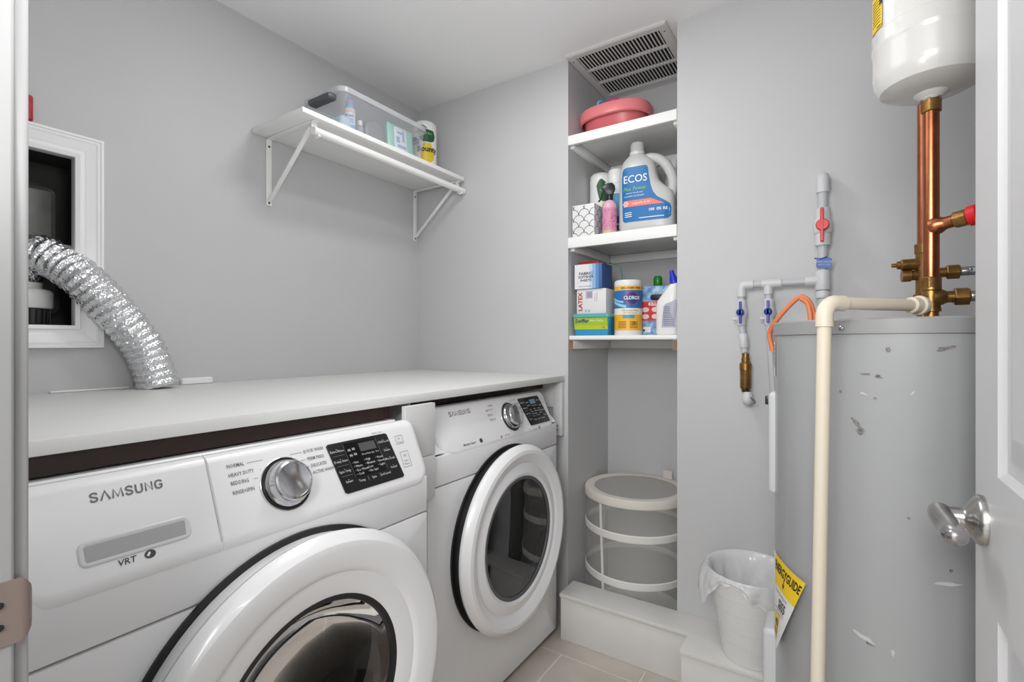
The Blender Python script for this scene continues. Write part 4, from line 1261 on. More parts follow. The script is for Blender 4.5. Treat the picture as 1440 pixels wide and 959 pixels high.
M_ink = mat('grey_ink', (112, 112, 114), 0.4)
M_inkd = mat('dark_ink', (70, 70, 72), 0.4)
M_inkw = mat('pale_ink', (196, 196, 198), 0.4)

# --- washer


def ribbon(mb, pts, w, fmap):
    """flat stroke of width w along a polyline, for block letters"""
    P_ = [Vector((a, b)) for a, b in pts]
    L_, R2 = [], []
    for i, p in enumerate(P_):
        d0 = (p - P_[i - 1]).normalized() if i else None
        d1 = (P_[i + 1] - p).normalized() if i < len(P_) - 1 else None
        if d0 is None:
            d0 = d1
        if d1 is None:
            d1 = d0
        n0 = Vector((-d0.y, d0.x))
        n1 = Vector((-d1.y, d1.x))
        nn = (n0 + n1)
        nn = nn / max(0.55, nn.length_squared / 2) if nn.length > 1e-6 else n0 * 2
        L_.append(p + nn * (w / 4) * 1.0 * 1)
        R2.append(p - nn * (w / 4) * 1.0 * 1)
    for i in range(len(P_) - 1):
        mb.add([fmap(*L_[i]), fmap(*R2[i]), fmap(*R2[i + 1]), fmap(*L_[i + 1])], [(0, 1, 2, 3)])


S_ = [(.88, .74), (.80, .90), (.5, .96), (.2, .88), (.12, .72), (.22, .58), (.5, .50), (.78, .42), (.88, .27), (.80, .11), (.5, .04), (.2, .11), (.10, .28)]
GLY = {'S': [S_], 'A': [[(.04, 0), (.5, .98), (.96, 0)]], 'M': [[(.06, 0), (.16, .97), (.5, .10), (.84, .97), (.94, 0)]],
       'U': [[(.12, 1), (.12, .30), (.22, .10), (.5, .03), (.78, .10), (.88, .30), (.88, 1)]], 'N': [[(.12, 0), (.12, .97), (.88, .03), (.88, 1)]],
       'G': [[(.88, .74), (.80, .90), (.5, .96), (.2, .88), (.10, .66), (.10, .34), (.2, .12), (.5, .04), (.8, .12), (.88, .30), (.88, .46), (.52, .46)]]}
WID = {'S': .92, 'A': 1.08, 'M': 1.28, 'U': .96, 'N': 1.0, 'G': 1.0}


def block_text(mb, word, width, height, fmap):
    tot = sum(WID[c] for c in word) + 0.20 * (len(word) - 1)
    k = width / tot
    x = -width / 2
    for c in word:
        for st_ in GLY[c]:
            ribbon(mb, [(x + a * WID[c] * k, (b - .5) * height) for a, b in st_], height * 0.36, fmap)
        x += (WID[c] + 0.20) * k


wa, cpn, P, tmap, R_, D_, N_ = machine('washer', 0.165, 0.935, -0.870, ((-0.93, 1.02), (-0.86, 0.862)), 0.165, 0.945,
                                       (0.580, 0.528, -0.790, 0.322, 0.197, -0.822), 0.786, 'white front load washer at the left, nearest the door, with detergent drawer')
bm_ = MB()
block_text(bm_, 'SAMSUNG', 0.094, 0.0138, tmap(0.3135, 0.0372))
bm_.build('lettering', M_ink, wa)
dw = [c for c in wa.children if c.name.startswith('detergent_drawer')][0]
# scooped handle in the drawer: raised rounded frame and a sunken floor that slopes in
hp = MB().pillow(P(0.2495, 0.1015, 0), R_, D_, N_, 0.134, 0.026, 0.006, [(-0.006, -0.0005), (-0.004, 0.0014), (-0.001, 0.0018), (0.002, 0.0006), (0.004, 0.0003)]).build('drawer_pull', mat('pull_shell', (214, 214, 215), 0.3), dw, smooth=60)
hh = MB()
hh.add([P(0.2515, 0.1035, 0.0008), P(0.3815, 0.1035, 0.0008), P(0.3800, 0.1262, 0.0010), P(0.2530, 0.1262, 0.0010)], [(0, 1, 2, 3)])
hh.build('pull_recess', mat('pull_grey', (168, 168, 169), 0.4), hp)
MB().text('VRT', 0.0125, tmap(0.2985, 0.1395), bold=0.012, shear=0.1).build('lettering', M_inkd, wa)
m_ = MB().prism([(0.0075 * cos(2 * pi * i / 24), 0.0062 * sin(2 * pi * i / 24)) for i in range(24)], P(0.328, 0.139, 0.0004), R_, D_, N_ * 0.0003)
lg = m_.build('emblem', M_inkd, wa, smooth=0)
m_ = MB()
m_.prism([(-0.005, 0.001), (-0.001, -0.004), (0.001, -0.002), (-0.002, 0.003)], P(0.328, 0.139, 0.0008), R_, D_, N_ * 0.0002)
m_.build('emblem_mark', M_app_panel, lg, smooth=0)


def dial(t, P, y, v, s):
    c0 = P(y, v, 0)
    k = MB().lathe([(0.0520 * s, 0.0), (0.0520 * s, 0.002), (0.0505 * s, 0.003), (0.0475 * s, 0.0028), (0.0475 * s, 0.0015)], c0, N_, 56, cap=True).build('dial', M_chrome, t, smooth=40)
    MB().lathe([(0.0505 * s, 0.0030), (0.0460 * s, 0.0034), (0.0460 * s, 0.0015)], c0, N_, 56).build('dial_ring', M_blackpl, k)
    MB().lathe([(0.0455 * s, 0.003), (0.0450 * s, 0.008), (0.0415 * s, 0.011), (0.0400 * s, 0.014), (0.0395 * s, 0.026), (0.037 * s, 0.030), (0.033 * s, 0.0315), (0.0310 * s, 0.0305), (0, 0.0295)], c0, N_, 56).build('dial_knob', M_chrome, k, smooth=35)
    return k


dial(wa, P, 0.564, 0.087, 1.0)
m_ = MB()
lines = MB()
for s_, y, v, ye, al in (('NORMAL', 0.462, 0.0325, 0.5290, 'LEFT'), ('HEAVY DUTY', 0.462, 0.0490, 0.5190, 'LEFT'), ('BEDDING', 0.463, 0.0640, 0.5130, 'LEFT'), ('RINSE+SPIN', 0.463, 0.0810, 0.5110, 'LEFT'),
                         ('QUICK WASH', 0.6135, 0.0335, 0.5850, 'LEFT'), ('PERM PRESS', 0.6195, 0.0500, 0.6050, 'LEFT'), ('DELICATES', 0.6235, 0.0650, 0.6130, 'LEFT'), ('ACTIVE WASH', 0.6245, 0.0795, 0.6180, 'LEFT')):
    m_.text(s_, 0.0098, tmap(y, v), align='LEFT', sx=0.78, bold=0.012, res=1)
    wtx = len(s_) * 0.0056
    if y < 0.56:
        plate(lines, P, y + wtx + 0.003, ye, v - 0.0004, v + 0.0004, 0.0007)
    else:
        plate(lines, P, ye, y - 0.003, v - 0.0004, v + 0.0004, 0.0007)
m_.build('lettering', M_ink, cpn)
lines.build('cycle_line', M_ink, cpn, smooth=0)['kind'] = 'stuff'


def display(t, P, tmap, y0, y1, v0, v1, slant, lcd):
    """dark touch panel, slanted left and right sides, printed rows"""
    W_ = y1 - y0
    H_ = v1 - v0

    def q(a, b, h=0.0):
        return P(y0 + a * W_ + slant * b, v0 + b * H_, h)
    m_ = MB()
    out = [(0.03, 0.0), (0.97, 0.0), (1.0, 0.03), (1.0, 0.97), (0.97, 1.0), (0.03, 1.0), (0.0, 0.97), (0.0, 0.03)]
    m_.loft([[q(a, b, 0.0002) for a, b in out], [q(a, b, 0.0022) for a, b in out], [q(.5 + (a - .5) * .985, .5 + (b - .5) * .985, 0.0030) for a, b in out]])
    d = m_.build('display', M_disp, t, smooth=30)
    m_ = MB()
    m_.add([q(0.235, 0.05, 0.0034), q(0.76, 0.05, 0.0034), q(0.76, 0.76, 0.0034), q(0.235, 0.76, 0.0034)], [(0, 1, 2, 3)])
    m_.build('display_field', mat('display_field', (14, 14, 15), 0.12), d)
    m_ = MB()
    m_.add([q(0.46, 0.10, 0.0038), q(0.73, 0.10, 0.0038), q(0.73, 0.27, 0.0038), q(0.46, 0.27, 0.0038)], [(0, 1, 2, 3)])
    m_.build('display_window', lcd, d)
    m_ = MB()

    def tx(s_, a, b, size, al='CENTER'):
        p0 = q(a, b, 0.0040)
        e = (q(1, b, 0.0040) - q(0, b, 0.0040)).normalized()
        f = (q(a, 0, 0.0040) - q(a, 1, 0.0040)).normalized()
        m_.text(s_, size, lambda x, y: p0 + e * x + f * y, align=al, res=1, bold=0.012)
    sz = 0.068 * H_
    for k, s_ in enumerate(('Extra Rinse', 'Delay Start', 'Spin Only', 'Smart')):
        tx(s_, 0.11, 0.17 + 0.205 * k, sz)
        tx('.', 0.11, 0.10 + 0.205 * k, sz * 2)
    for k, s_ in enumerate(('Child Lock', 'Steam', 'Pre Soak', 'Sound')):
        tx(s_, 0.88, 0.17 + 0.190 * k, sz)
        tx('.', 0.88, 0.10 + 0.190 * k, sz * 2)
    for k, s_ in enumerate(('Hot', 'Warm', 'Eco Warm', 'Cold')):
        tx('• ' + s_, 0.26, 0.46 + 0.08 * k, sz * 0.95, 'LEFT')
    for k, s_ in enumerate(('High', 'Medium', 'Low', 'No Spin')):
        tx('• ' + s_, 0.45, 0.45 + 0.08 * k, sz * 0.95, 'LEFT')
    for k, s_ in enumerate(('Heavy', 'Normal', 'Light')):
        tx('• ' + s_, 0.64, 0.46 + 0.08 * k, sz * 0.95, 'LEFT')
    for k, s_ in enumerate(('Rinse', 'Wash', 'Spin', 'Dry')):
        tx(s_, 0.49 + 0.075 * k, 0.335, sz * 0.7)
    for k, (a, b) in enumerate(((0.29, 0.20), (0.36, 0.19), (0.29, 0.31), (0.36, 0.30))):
        tx('88', a, b, sz * 1.1)
    for k, s_ in enumerate(('Temp', 'Spin', 'Soil Level')):
        tx(s_, 0.30 + 0.20 * k, 0.83, sz)
    m_.build('lettering', M_inkw, d)
    m_ = MB()
    for a, b0, b1 in ((0.40, 0.78, 0.87), (0.60, 0.78, 0.87)):
        m_.add([q(a, b0, 0.004), q(a + 0.008, b0, 0.004), q(a + 0.008, b1, 0.004), q(a, b1, 0.004)], [(0, 1, 2, 3)])
    for a in (0.225, 0.765):
        m_.add([q(a, 0.06, 0.004), q(a + 0.004, 0.06, 0.004), q(a + 0.004, 0.74, 0.004), q(a, 0.74, 0.004)], [(0, 1, 2, 3)])
    for k in range(3):
        m_.add([q(0.03, 0.255 + 0.205 * k, 0.004), q(0.2, 0.255 + 0.205 * k, 0.004), q(0.2, 0.262 + 0.205 * k, 0.004), q(0.03, 0.262 + 0.205 * k, 0.004)], [(0, 1, 2, 3)])
    m_.build('divider_line', mat('mid_ink', (120, 120, 122), 0.4), d, smooth=0)['kind'] = 'stuff'
    return d


display(cpn, P, tmap, 0.668, 0.838, 0.029, 0.141, 0.018, M_lcd)
ic = MB()


def outline(mb, P, y0, y1, v0, v1, w=0.0009, h=0.0007):
    plate(mb, P, y0, y1, v0, v0 + w, h)
    plate(mb, P, y0, y1, v1 - w, v1, h)
    plate(mb, P, y0, y0 + w, v0, v1, h)
    plate(mb, P, y1 - w, y1, v0, v1, h)


outline(ic, P, 0.862, 0.886, 0.041, 0.062)
outline(ic, P, 0.864, 0.890, 0.082, 0.121)
ic.text('O', 0.010, tmap(0.873, 0.049), res=1)
ic.text('Power', 0.006, tmap(0.874, 0.0575), res=1)
ic.text('>II', 0.010, tmap(0.876, 0.093), res=1)
ic.text('Start', 0.007, tmap(0.877, 0.105), res=1)
ic.text('Pause', 0.007, tmap(0.877, 0.113), res=1)
ic.build('button_print', M_ink, cpn, smooth=0)
MB().text('Smart Care', 0.0065, tmap(0.812, 0.0235), res=1).build('lettering', M_ink, cpn)

# --- dryer
dy, cpn, P, tmap, R_, D_, N_ = machine('dryer', 1.042, 1.815, -0.970, ((-1.03, 1.019), (-0.963, 0.866)), 1.105, 1.800,
                                       (1.452, 0.541, -0.902, 0.315, 0.206, -0.922), 0.792, 'white front load dryer under the far end of the worktop, by the back wall')
bm_ = MB()
block_text(bm_, 'SAMSUNG', 0.108, 0.0150, tmap(1.240, 0.0340))
bm_.build('lettering', M_ink, dy)
dial(dy, P, 1.508, 0.083, 1.04)
display(cpn, P, tmap, 1.588, 1.738, 0.023, 0.134, 0.030, mat('display_window_lit', (120, 150, 180), 0.2))
m_ = MB()
for s_, y, v in (('NORMAL', 1.395, 0.030), ('HEAVY DUTY', 1.375, 0.045), ('BEDDING', 1.378, 0.062), ('TIMED DRY', 1.382, 0.080), ('QUICK DRY', 1.535, 0.024), ('SANITIZE', 1.560, 0.040), ('DELICATES', 1.572, 0.058), ('PERM PRESS', 1.578, 0.078)):
    m_.text(s_, 0.0098, tmap(y, v), align='LEFT', sx=0.7, res=1)
m_.text('Moisture Sensor', 0.0125, tmap(1.240, 0.1380), sx=0.75, bold=0.02, res=1)
m_.text('Filter Check', 0.008, tmap(1.452, 0.1430), sx=0.75, res=1)
m_.text('Sensor Dry', 0.008, tmap(1.640, 0.1500), sx=0.75, res=1)
m_.build('lettering', M_ink, cpn)
MB().prism([(0.008 * cos(2 * pi * i / 20), 0.0075 * sin(2 * pi * i / 20)) for i in range(20)], P(1.300, 0.1375, 0.0004), R_, D_, N_ * 0.0004).build('emblem', M_inkd, cpn, smooth=0)
MB().prism([(0.005 * cos(2 * pi * i / 16), 0.005 * sin(2 * pi * i / 16)) for i in range(16)], P(1.414, 0.1440, 0.0004), R_, D_, N_ * 0.0004).build('warning_dot', flat((206, 120, 116)), cpn, smooth=0)
MB().prism([(0.005 * cos(2 * pi * i / 16), 0.006 * sin(2 * pi * i / 16)) for i in range(16)], P(1.672, 0.1480, 0.0004), R_, D_, N_ * 0.0004).build('symbol_print', M_ink, cpn, smooth=0)
ic = MB()
outline(ic, P, 1.752, 1.772, 0.036, 0.054)
outline(ic, P, 1.766, 1.786, 0.082, 0.112)
ic.build('button_print', M_ink, cpn, smooth=0)

# ------------------------------------------------------------------ water heater
tc = (0.115, 1.286)
TR, TZ = 0.235, 1.257
wh_ = thing('water_heater', 'tall grey cylindrical water heater standing in front of the back wall', 'water heater', (tc[0], tc[1], 0))
MB().lathe([(TR - 0.01, 0.03), (TR, 0.035), (TR, TZ - 0.024)], tc + (0,), (0, 0, 1), 96, cap=True).build('tank', M_tank, wh_, smooth=50)
MB().lathe([(0.09, 0.0006), (0.09, 0.03), (0.2, 0.03)], tc + (0,), (0, 0, 1), 32).build('base_stand', M_blackpl, wh_)
MB().lathe([(TR + 0.001, TZ - 0.027), (TR + 0.0045, TZ - 0.027), (TR + 0.0045, TZ - 0.003), (TR + 0.002, TZ), (0, TZ)], tc + (0,), (0, 0, 1), 96, cap=True).build('top_cap', M_tankcap, wh_, smooth=30)


def tp(deg, z, off=0.0):
    a = radians(deg)
    return Vector((tc[0] + (TR + off) * cos(a), tc[1] + (TR + off) * sin(a), z))


MB().lathe([(0.004, 0), (0.004, 0.003), (0.002, 0.0045), (0, 0.0045)], tp(243, TZ - 0.017, 0.0045), (cos(radians(243)), sin(radians(243)), 0), 12).build('screw', M_steel, wh_)


def access(z0, z1, deg, half, dep):
    a = radians(deg)
    o_ = tp(deg, z0, -0.012)
    tang = Vector((-sin(a), cos(a), 0))
    n_ = Vector((cos(a), sin(a), 0))
    return MB().pillow(o_ - tang * half, tang, (0, 0, 1), n_, 2 * half, z1 - z0, 0.012, [(0, 0), (0, dep), (0.003, dep + 0.006), (0.008, dep + 0.009)]).build('access_panel', mat('panel_grey', (196, 197, 199), 0.35), wh_, smooth=45)


access(0.875, 1.104, 180, 0.045, 0.013)
access(0.335, 0.575, 180, 0.05, 0.024)
bk = MB().box(-0.143, -0.131, 1.305, 1.315, 1.068, 1.088).build('clip', M_blackpl, wh_, bevel=0.002)


def tank_patch(name, m, corners, off, parent, nx=10, ny=6, curl=None):
    (a00, z00), (a10, z10), (a11, z11), (a01, z01) = corners
    q = MB()

    def fn(s, t):
        a = (a00 * (1 - s) + a10 * s) * (1 - t) + (a01 * (1 - s) + a11 * s) * t
        z = (z00 * (1 - s) + z10 * s) * (1 - t) + (z01 * (1 - s) + z11 * s) * t
        o_ = off + (curl(s, t) if curl else 0)
        return tp(a, z, o_)
    q.grid(fn, nx, ny)
    return q.build(name, m, parent, smooth=60), fn


M_lab = flat((226, 226, 224))
M_yel = flat((238, 200, 30))
crl = lambda s, t: 0.018 * max(0, s - 0.35) ** 1.5 + 0.012 * s * (1 - t)
lab = [(195, 0.570), (212, 0.585), (228, 0.752), (194, 0.760)]


def labmap(fn_c, off):
    def f(u, v):
        s, t = u, v
        (a00, z00), (a10, z10), (a11, z11), (a01, z01) = lab
        a = (a00 * (1 - s) + a10 * s) * (1 - t) + (a01 * (1 - s) + a11 * s) * t
        z = (z00 * (1 - s) + z10 * s) * (1 - t) + (z01 * (1 - s) + z11 * s) * t
        return tp(a, z, 0.003 + off + crl(s, t))
    return f


el, _ = tank_patch('energy_label', M_lab, lab, 0.003, wh_, 16, 10, crl)
el['label'] = 'yellow and white energy rating label peeling off the tank'
lm0 = labmap(None, 0.0006)
MB().grid(lambda s, t: lm0(0.10 + 0.90 * s, 0.655 + 0.345 * t - 0.0 * s), 14, 5).build('label_band', M_yel, el)
MB().grid(lambda s, t: lm0(0.10 + 0.48 * s * (1 - 0.1 * (1 - t)), 0.05 + 0.30 * t), 8, 5).build('label_band', M_yel, el)
lm1 = labmap(None, 0.0012)
m_ = MB()
m_.text('ENERGYGUIDE', 0.155, lambda a, b: lm1(0.555 + a, 0.875 + b), bold=0.025, sx=0.82)
m_.text('Estimated Yearly Energy Cost', 0.045, lambda a, b: lm1(0.50 + a, 0.610 + b), sx=1.0)
m_.text('$355', 0.16, lambda a, b: lm1(0.60 + a, 0.49 + b), bold=0.02, sx=1.15)
m_.text('4622', 0.11, lambda a, b: lm1(0.42 + a, 0.25 + b), bold=0.03, sx=1.2)
m_.prism([(0, 0)] * 3, (0, 0, 0), (1, 0, 0), (0, 1, 0), (0, 0, 0)) if False else None
m_.grid(lambda s, t: lm1(0.545 + (0.08 * s - 0.04) * t, 0.70 + 0.06 * t), 2, 2)
m_.grid(lambda s, t: lm1(0.535 + 0.02 * s, 0.75 + 0.08 * t), 2, 2)
for k in range(4):
    m_.grid(lambda s, t: lm1(0.15 + 0.38 * s, 0.10 + 0.022 * k + 0.008 * t), 6, 1)
m_.grid(lambda s, t: lm1(0.20 + 0.6 * s, 0.41 + 0.006 * t), 6, 1)
m_.grid(lambda s, t: lm1(0.30 + 0.45 * s, 0.37 + 0.006 * t), 6, 1)
m_.build('lettering', flat((28, 26, 20)), el, smooth=0)
bcd, _ = tank_patch('barcode_label', M_lab, [(187, 1.14), (194, 1.14), (194, 1.215), (187, 1.215)], 0.0012, wh_, 4, 2)
m_ = MB()
for k in range(14):
    za = 1.16 + 0.0036 * k
    zb_ = za + (0.0022 if k % 3 else 0.0012)
    m_.add([tp(189, za, 0.0018), tp(192.5, za, 0.0018), tp(192.5, zb_, 0.0018), tp(189, zb_, 0.0018)], [(0, 1, 2, 3)])
m_.build('barcode', flat((70, 70, 72)), bcd, smooth=0)['kind'] = 'stuff'
# chipped paint on the tank
M_chip = mat('chip_dark', (88, 84, 82), 0.7, rgb2=(150, 146, 142), vscale=200)
M_chipl = mat('chip_light', (190, 189, 188), 0.6)
rc = random.Random(9)
for deg, z, w_, h_, ang, mm in ((277.6, 1.205, .016, .004, 15, M_chip), (248.5, 1.070, .010, .005, -50, M_chip), (249.6, 1.058, .007, .008, -30, M_chip), (247.2, 1.078, .006, .003, -40, M_chip), (251, 1.125, .007, .002, -20, M_chipl), (267.3, 1.130, .0025, .005, -30, M_chipl),
                                (251.4, 1.159, .009, .0022, 0, M_chip), (256.2, 1.156, .007, .003, -25, M_chip), (259.3, 1.202, .004, .005, 20, M_chip), (242.1, 1.125, .003, .003, 0, M_chip), (266.1, .922, .003, .003, 0, M_chip), (278.4, .825, .020, .0035, 8, M_chipl),
                                (279.3, .847, .003, .003, 0, M_chip), (252.0, .697, .020, .005, -20, M_chipl), (253.5, .690, .010, .003, -10, M_chip), (261.1, .690, .003, .007, 0, M_chipl), (255, 1.117, .003, .003, 0, M_chip)):
    q = MB()
    pts = []
    for i in range(9):
        a = 2 * pi * i / 9
        r_ = rc.uniform(0.6, 1.15)
        u_, v_ = w_ * r_ * cos(a), h_ * r_ * sin(a)
        ca, sa = cos(radians(ang)), sin(radians(ang))
        pts.append((u_ * ca - v_ * sa, u_ * sa + v_ * ca))
    q.add([tp(deg + math.degrees(a / TR), z + b, 0.0006) for a, b in pts], [tuple(range(9))])
    q.build('paint_chip', mm, wh_, smooth=0)
# orange supply cable on the heater
cab = spline([tp(186, 1.195, 0.004), tp(186, 1.236, 0.010), (-0.112, 1.245, 1.265), (-0.088, 1.240, 1.295), (-0.066, 1.235, 1.3125), (-0.050, 1.228, 1.300), (-0.042, 1.222, 1.275), (-0.040, 1.218, TZ + 0.001)], 8)
cb_ = MB().tube(cab, 0.0052, 12).build('supply_cable', M_orange, wh_)
cb_['label'] = 'orange electric cable looping onto the tank top'
MB().tube(spline([(-0.066, 1.232, 1.309), (-0.053, 1.224, 1.297), (-0.048, 1.216, 1.275), (-0.047, 1.212, TZ + 0.001)], 6), 0.0052, 12).build('cable_tail', M_orange, wh_)

# hot outlet column: brass union, copper pipe, side branch with red valve
HEX = 6


def hexnut(mb, c, axis, r, h, a0=0.2):
    return mb.lathe([(r * 0.93, 0), (r, h * 0.08), (r, h * 0.92), (r * 0.93, h)], c, axis, 6, a0=a0)


vx, vy = 0.1425, 1.172
cp = thing('copper_riser', 'thick copper pipe on a brass fitting, carrying the white tank overhead', 'pipe', (vx, vy, TZ))
MB().tube([(vx, vy, 1.325), (vx, vy, 1.636)], 0.0120, 36).build('pipe', M_copper, cp)
hexnut(MB(), (vx, vy, 1.632), (0, 0, 1), 0.0160, 0.024).build('top_nut', M_brass, cp, smooth=20, bevel=0.001)
MB().lathe([(0.0110, 0), (0.0110, 0.012), (0.0145, 0.013), (0.0145, 0.016), (0.0135, 0.022), (0.0135, 0.050), (0.0150, 0.052), (0.0150, 0.056)], (vx, vy, TZ + 0.0006), (0, 0, 1), 32).build('union_body', M_brass, cp, smooth=30)
hexnut(MB(), (vx, vy, 1.312), (0, 0, 1), 0.0160, 0.021).build('union_nut', M_brass, cp, smooth=20, bevel=0.001)
sd = Vector((1, 0.02, 0)).normalized()
MB().lathe([(0.0150, 0.004), (0.0140, 0.016), (0.0105, 0.022), (0.0105, 0.034)], (vx, vy, 1.296), sd, 24).build('side_port', M_brass, cp, smooth=30)
hexnut(MB(), Vector((vx, vy, 1.296)) + sd * 0.031, sd, 0.0165, 0.021).build('side_nut', M_brass, cp, smooth=20, bevel=0.001)
# branch with the red valve
bd = Vector((0.84, -0.50, 0.13)).normalized()
b0 = Vector((vx, vy, 1.424))
MB().lathe([(0.0165, 0.002), (0.0165, 0.008), (0.0150, 0.014), (0.0120, 0.019), (0.0110, 0.023), (0.0110, 0.036)], b0, bd, 28).build('tee_branch', M_copper, cp, smooth=40)
hexnut(MB(), b0 + bd * 0.034, bd, 0.0150, 0.021).build('valve_nut', M_brass, cp, smooth=20, bevel=0.001)
vr = MB().lathe([(0.0125, 0), (0.0175, 0.002), (0.0175, 0.014), (0.012, 0.018)], b0 + bd * 0.054, bd, 24).build('red_ring', M_red, cp, smooth=30)
MB().tube([b0 + bd * 0.07, b0 + bd * 0.085, b0 + bd * 0.10 + Vector((0.01, 0.004, 0)), b0 + bd * 0.10 + Vector((0.16, 0.05, 0.01))], 0.011, 20).build('branch_pipe', M_copper, cp)

# cold inlet column behind with the relief valve
qx, qy = 0.159, 1.402
c2_ = thing('copper_inlet', 'thinner copper pipe with brass relief valve behind the thick copper riser', 'pipe', (qx, qy, TZ))
MB().tube([(qx, qy, 1.425), (qx, qy, H - 0.001)], 0.0128, 28).build('pipe', M_copper, c2_)
hexnut(MB(), (qx, qy, 1.408), (0, 0, 1), 0.0185, 0.022).build('union_nut', M_brass, c2_, smooth=20, bevel=0.001)
MB().lathe([(0.013, 0), (0.013, 0.035), (0.020, 0.038), (0.020, 0.060), (0.0155, 0.064), (0.0155, 0.150), (0.0165, 0.152)], (qx, qy, TZ + 0.0006), (0, 0, 1), 28).build('valve_body', M_brass, c2_, smooth=30)
wd = Vector((-1, -0.12, 0)).normalized()
MB().lathe([(0.0125, 0.008), (0.0125, 0.040), (0.009, 0.043), (0.009, 0.048), (0.0045, 0.050), (0.0045, 0.058), (0, 0.058)], (qx, qy, 1.386), wd, 20).build('relief_stem', M_brass, c2_, smooth=30)
MB().lathe([(0.0110, 0.004), (0.0110, 0.022), (0.0135, 0.024), (0.0135, 0.040)], (qx, qy, 1.362), wd, 20).build('relief_port', M_brass, c2_, smooth=30)
MB().lathe([(0.0105, 0.006), (0.0105, 0.045)], (qx, qy, 1.365), (1, 0, 0), 20).build('side_port', M_brass, c2_)
hexnut(MB(), (qx + 0.036, qy, 1.365), (1, 0, 0), 0.0165, 0.022).build('side_nut', M_brass, c2_, smooth=20, bevel=0.001)


def hose(p0, p1, p2, label):
    t = thing('flexible_hose', label, 'hose', p0, 'braided hoses at the water heater')
    pts = spline([p0, p1, p2], 60)
    d = (Vector(p1) - Vector(p0)).normalized()
    MB().lathe([(0.0085, 0), (0.0095, 0.002), (0.0095, 0.022), (0.0088, 0.024)], p0, d, 20).build('ferrule', M_steel, t, smooth=30)
    rad_ = [0.0088 + 0.0007 * (i % 2) for i in range(len(pts))]
    MB().tube(pts[6:], rad_[6:], 16).build('braid', mat('braid', (176, 176, 178), 0.35, 0.9, bump=0.8, bscale=380, btype='voronoi'), t, smooth=60)
    return t


h0 = Vector((vx, vy, 1.296)) + sd * 0.0525
hose(tuple(h0), (h0.x + 0.14, h0.y + 0.02, 1.30), (XR - 0.002, 1.30, 1.33), 'braided steel hose leaving the front brass fitting low at the right')
hose((qx + 0.0585, qy, 1.365), (qx + 0.20, qy, 1.366), (XR - 0.002, 1.48, 1.38), 'braided steel hose leaving the rear brass valve, the upper of the two')

# expansion tank on top of the riser
et = thing('expansion_tank', 'white domed expansion tank held up on the thick copper pipe', 'tank', (vx, vy, 1.656))
z0 = 1.658
MB().lathe([(max(r_ * 0.838, 0), h_) for r_, h_ in [(0.020, -0.001), (0.020, 0.008), (0.030, 0.009), (0.070, 0.014), (0.090, 0.022), (0.100, 0.036), (0.1035, 0.052), (0.1035, 0.094), (0.1045, 0.098), (0.1060, 0.101), (0.1060, 0.108), (0.1045, 0.112), (0.1055, 0.128), (0.1055, 0.129), (0.1035, 0.131),
            (0.1035, 0.24), (0.101, 0.262), (0.090, 0.285), (0.066, 0.302), (0.03, 0.310), (0, 0.311)]], (vx, vy, z0), (0, 0, 1), 72).build('shell', M_exp, et, smooth=25)
MB().lathe([(0.0135, -0.002), (0.0135, 0.0), (0.017, 0.001), (0.026, 0.0095), (0.017, 0.0105)], (vx, vy, z0 - 0.001), (0, 0, 1), 28).build('collar', M_exp, et)
cte = (vx, vy)
yl = cyl_patch(MB(), cte, 0.0873, radians(187), radians(212), z0 + 0.1325, z0 + 0.222, 10).build('warning_label', M_yel, et)
m_ = MB()
for k in range(9):
    cyl_patch(m_, cte, 0.0876, radians(190), radians(209), z0 + 0.146 + 0.0055 * k, z0 + 0.1475 + 0.0055 * k, 6)
for k in range(8):
    cyl_patch(m_, cte, 0.0876, radians(188 + 3 * k), radians(189.4 + 3 * k), z0 + 0.202, z0 + 0.219, 1)
cyl_patch(m_, cte, 0.0876, radians(187), radians(212), z0 + 0.2205, z0 + 0.2225, 8)
cyl_patch(m_, cte, 0.0876, radians(187), radians(212), z0 + 0.1335, z0 + 0.1350, 8)
cyl_patch(m_, cte, 0.0876, radians(211.6), radians(212.3), z0 + 0.134, z0 + 0.222, 1)
cyl_patch(m_, cte, 0.0878, radians(207), radians(212), z0 + 0.176, z0 + 0.192, 3)
for k in range(3):
    m_.text('A4', 0.007, cylmap(cte, 0.0876, radians(203 + 2.6 * k), z0 + 0.139), res=1)
m_.build('label_print', flat((26, 24, 20)), yl, smooth=0)['kind'] = 'stuff'
m_ = MB()
a0_, a1_ = radians(262), radians(305)
for (aa, ab, za, zb_) in ((a0_, a1_, z0 + 0.150, z0 + 0.1512), (a0_, a0_ + 0.012, z0 + 0.15, z0 + 0.215), (a1_ - 0.012, a1_, z0 + 0.15, z0 + 0.215), (a0_, a1_, z0 + 0.214, z0 + 0.215)):
    cyl_patch(m_, cte, 0.0874, aa, ab, za, zb_, 10)
m_.build('label_outline', flat((40, 40, 42)), et, smooth=0)

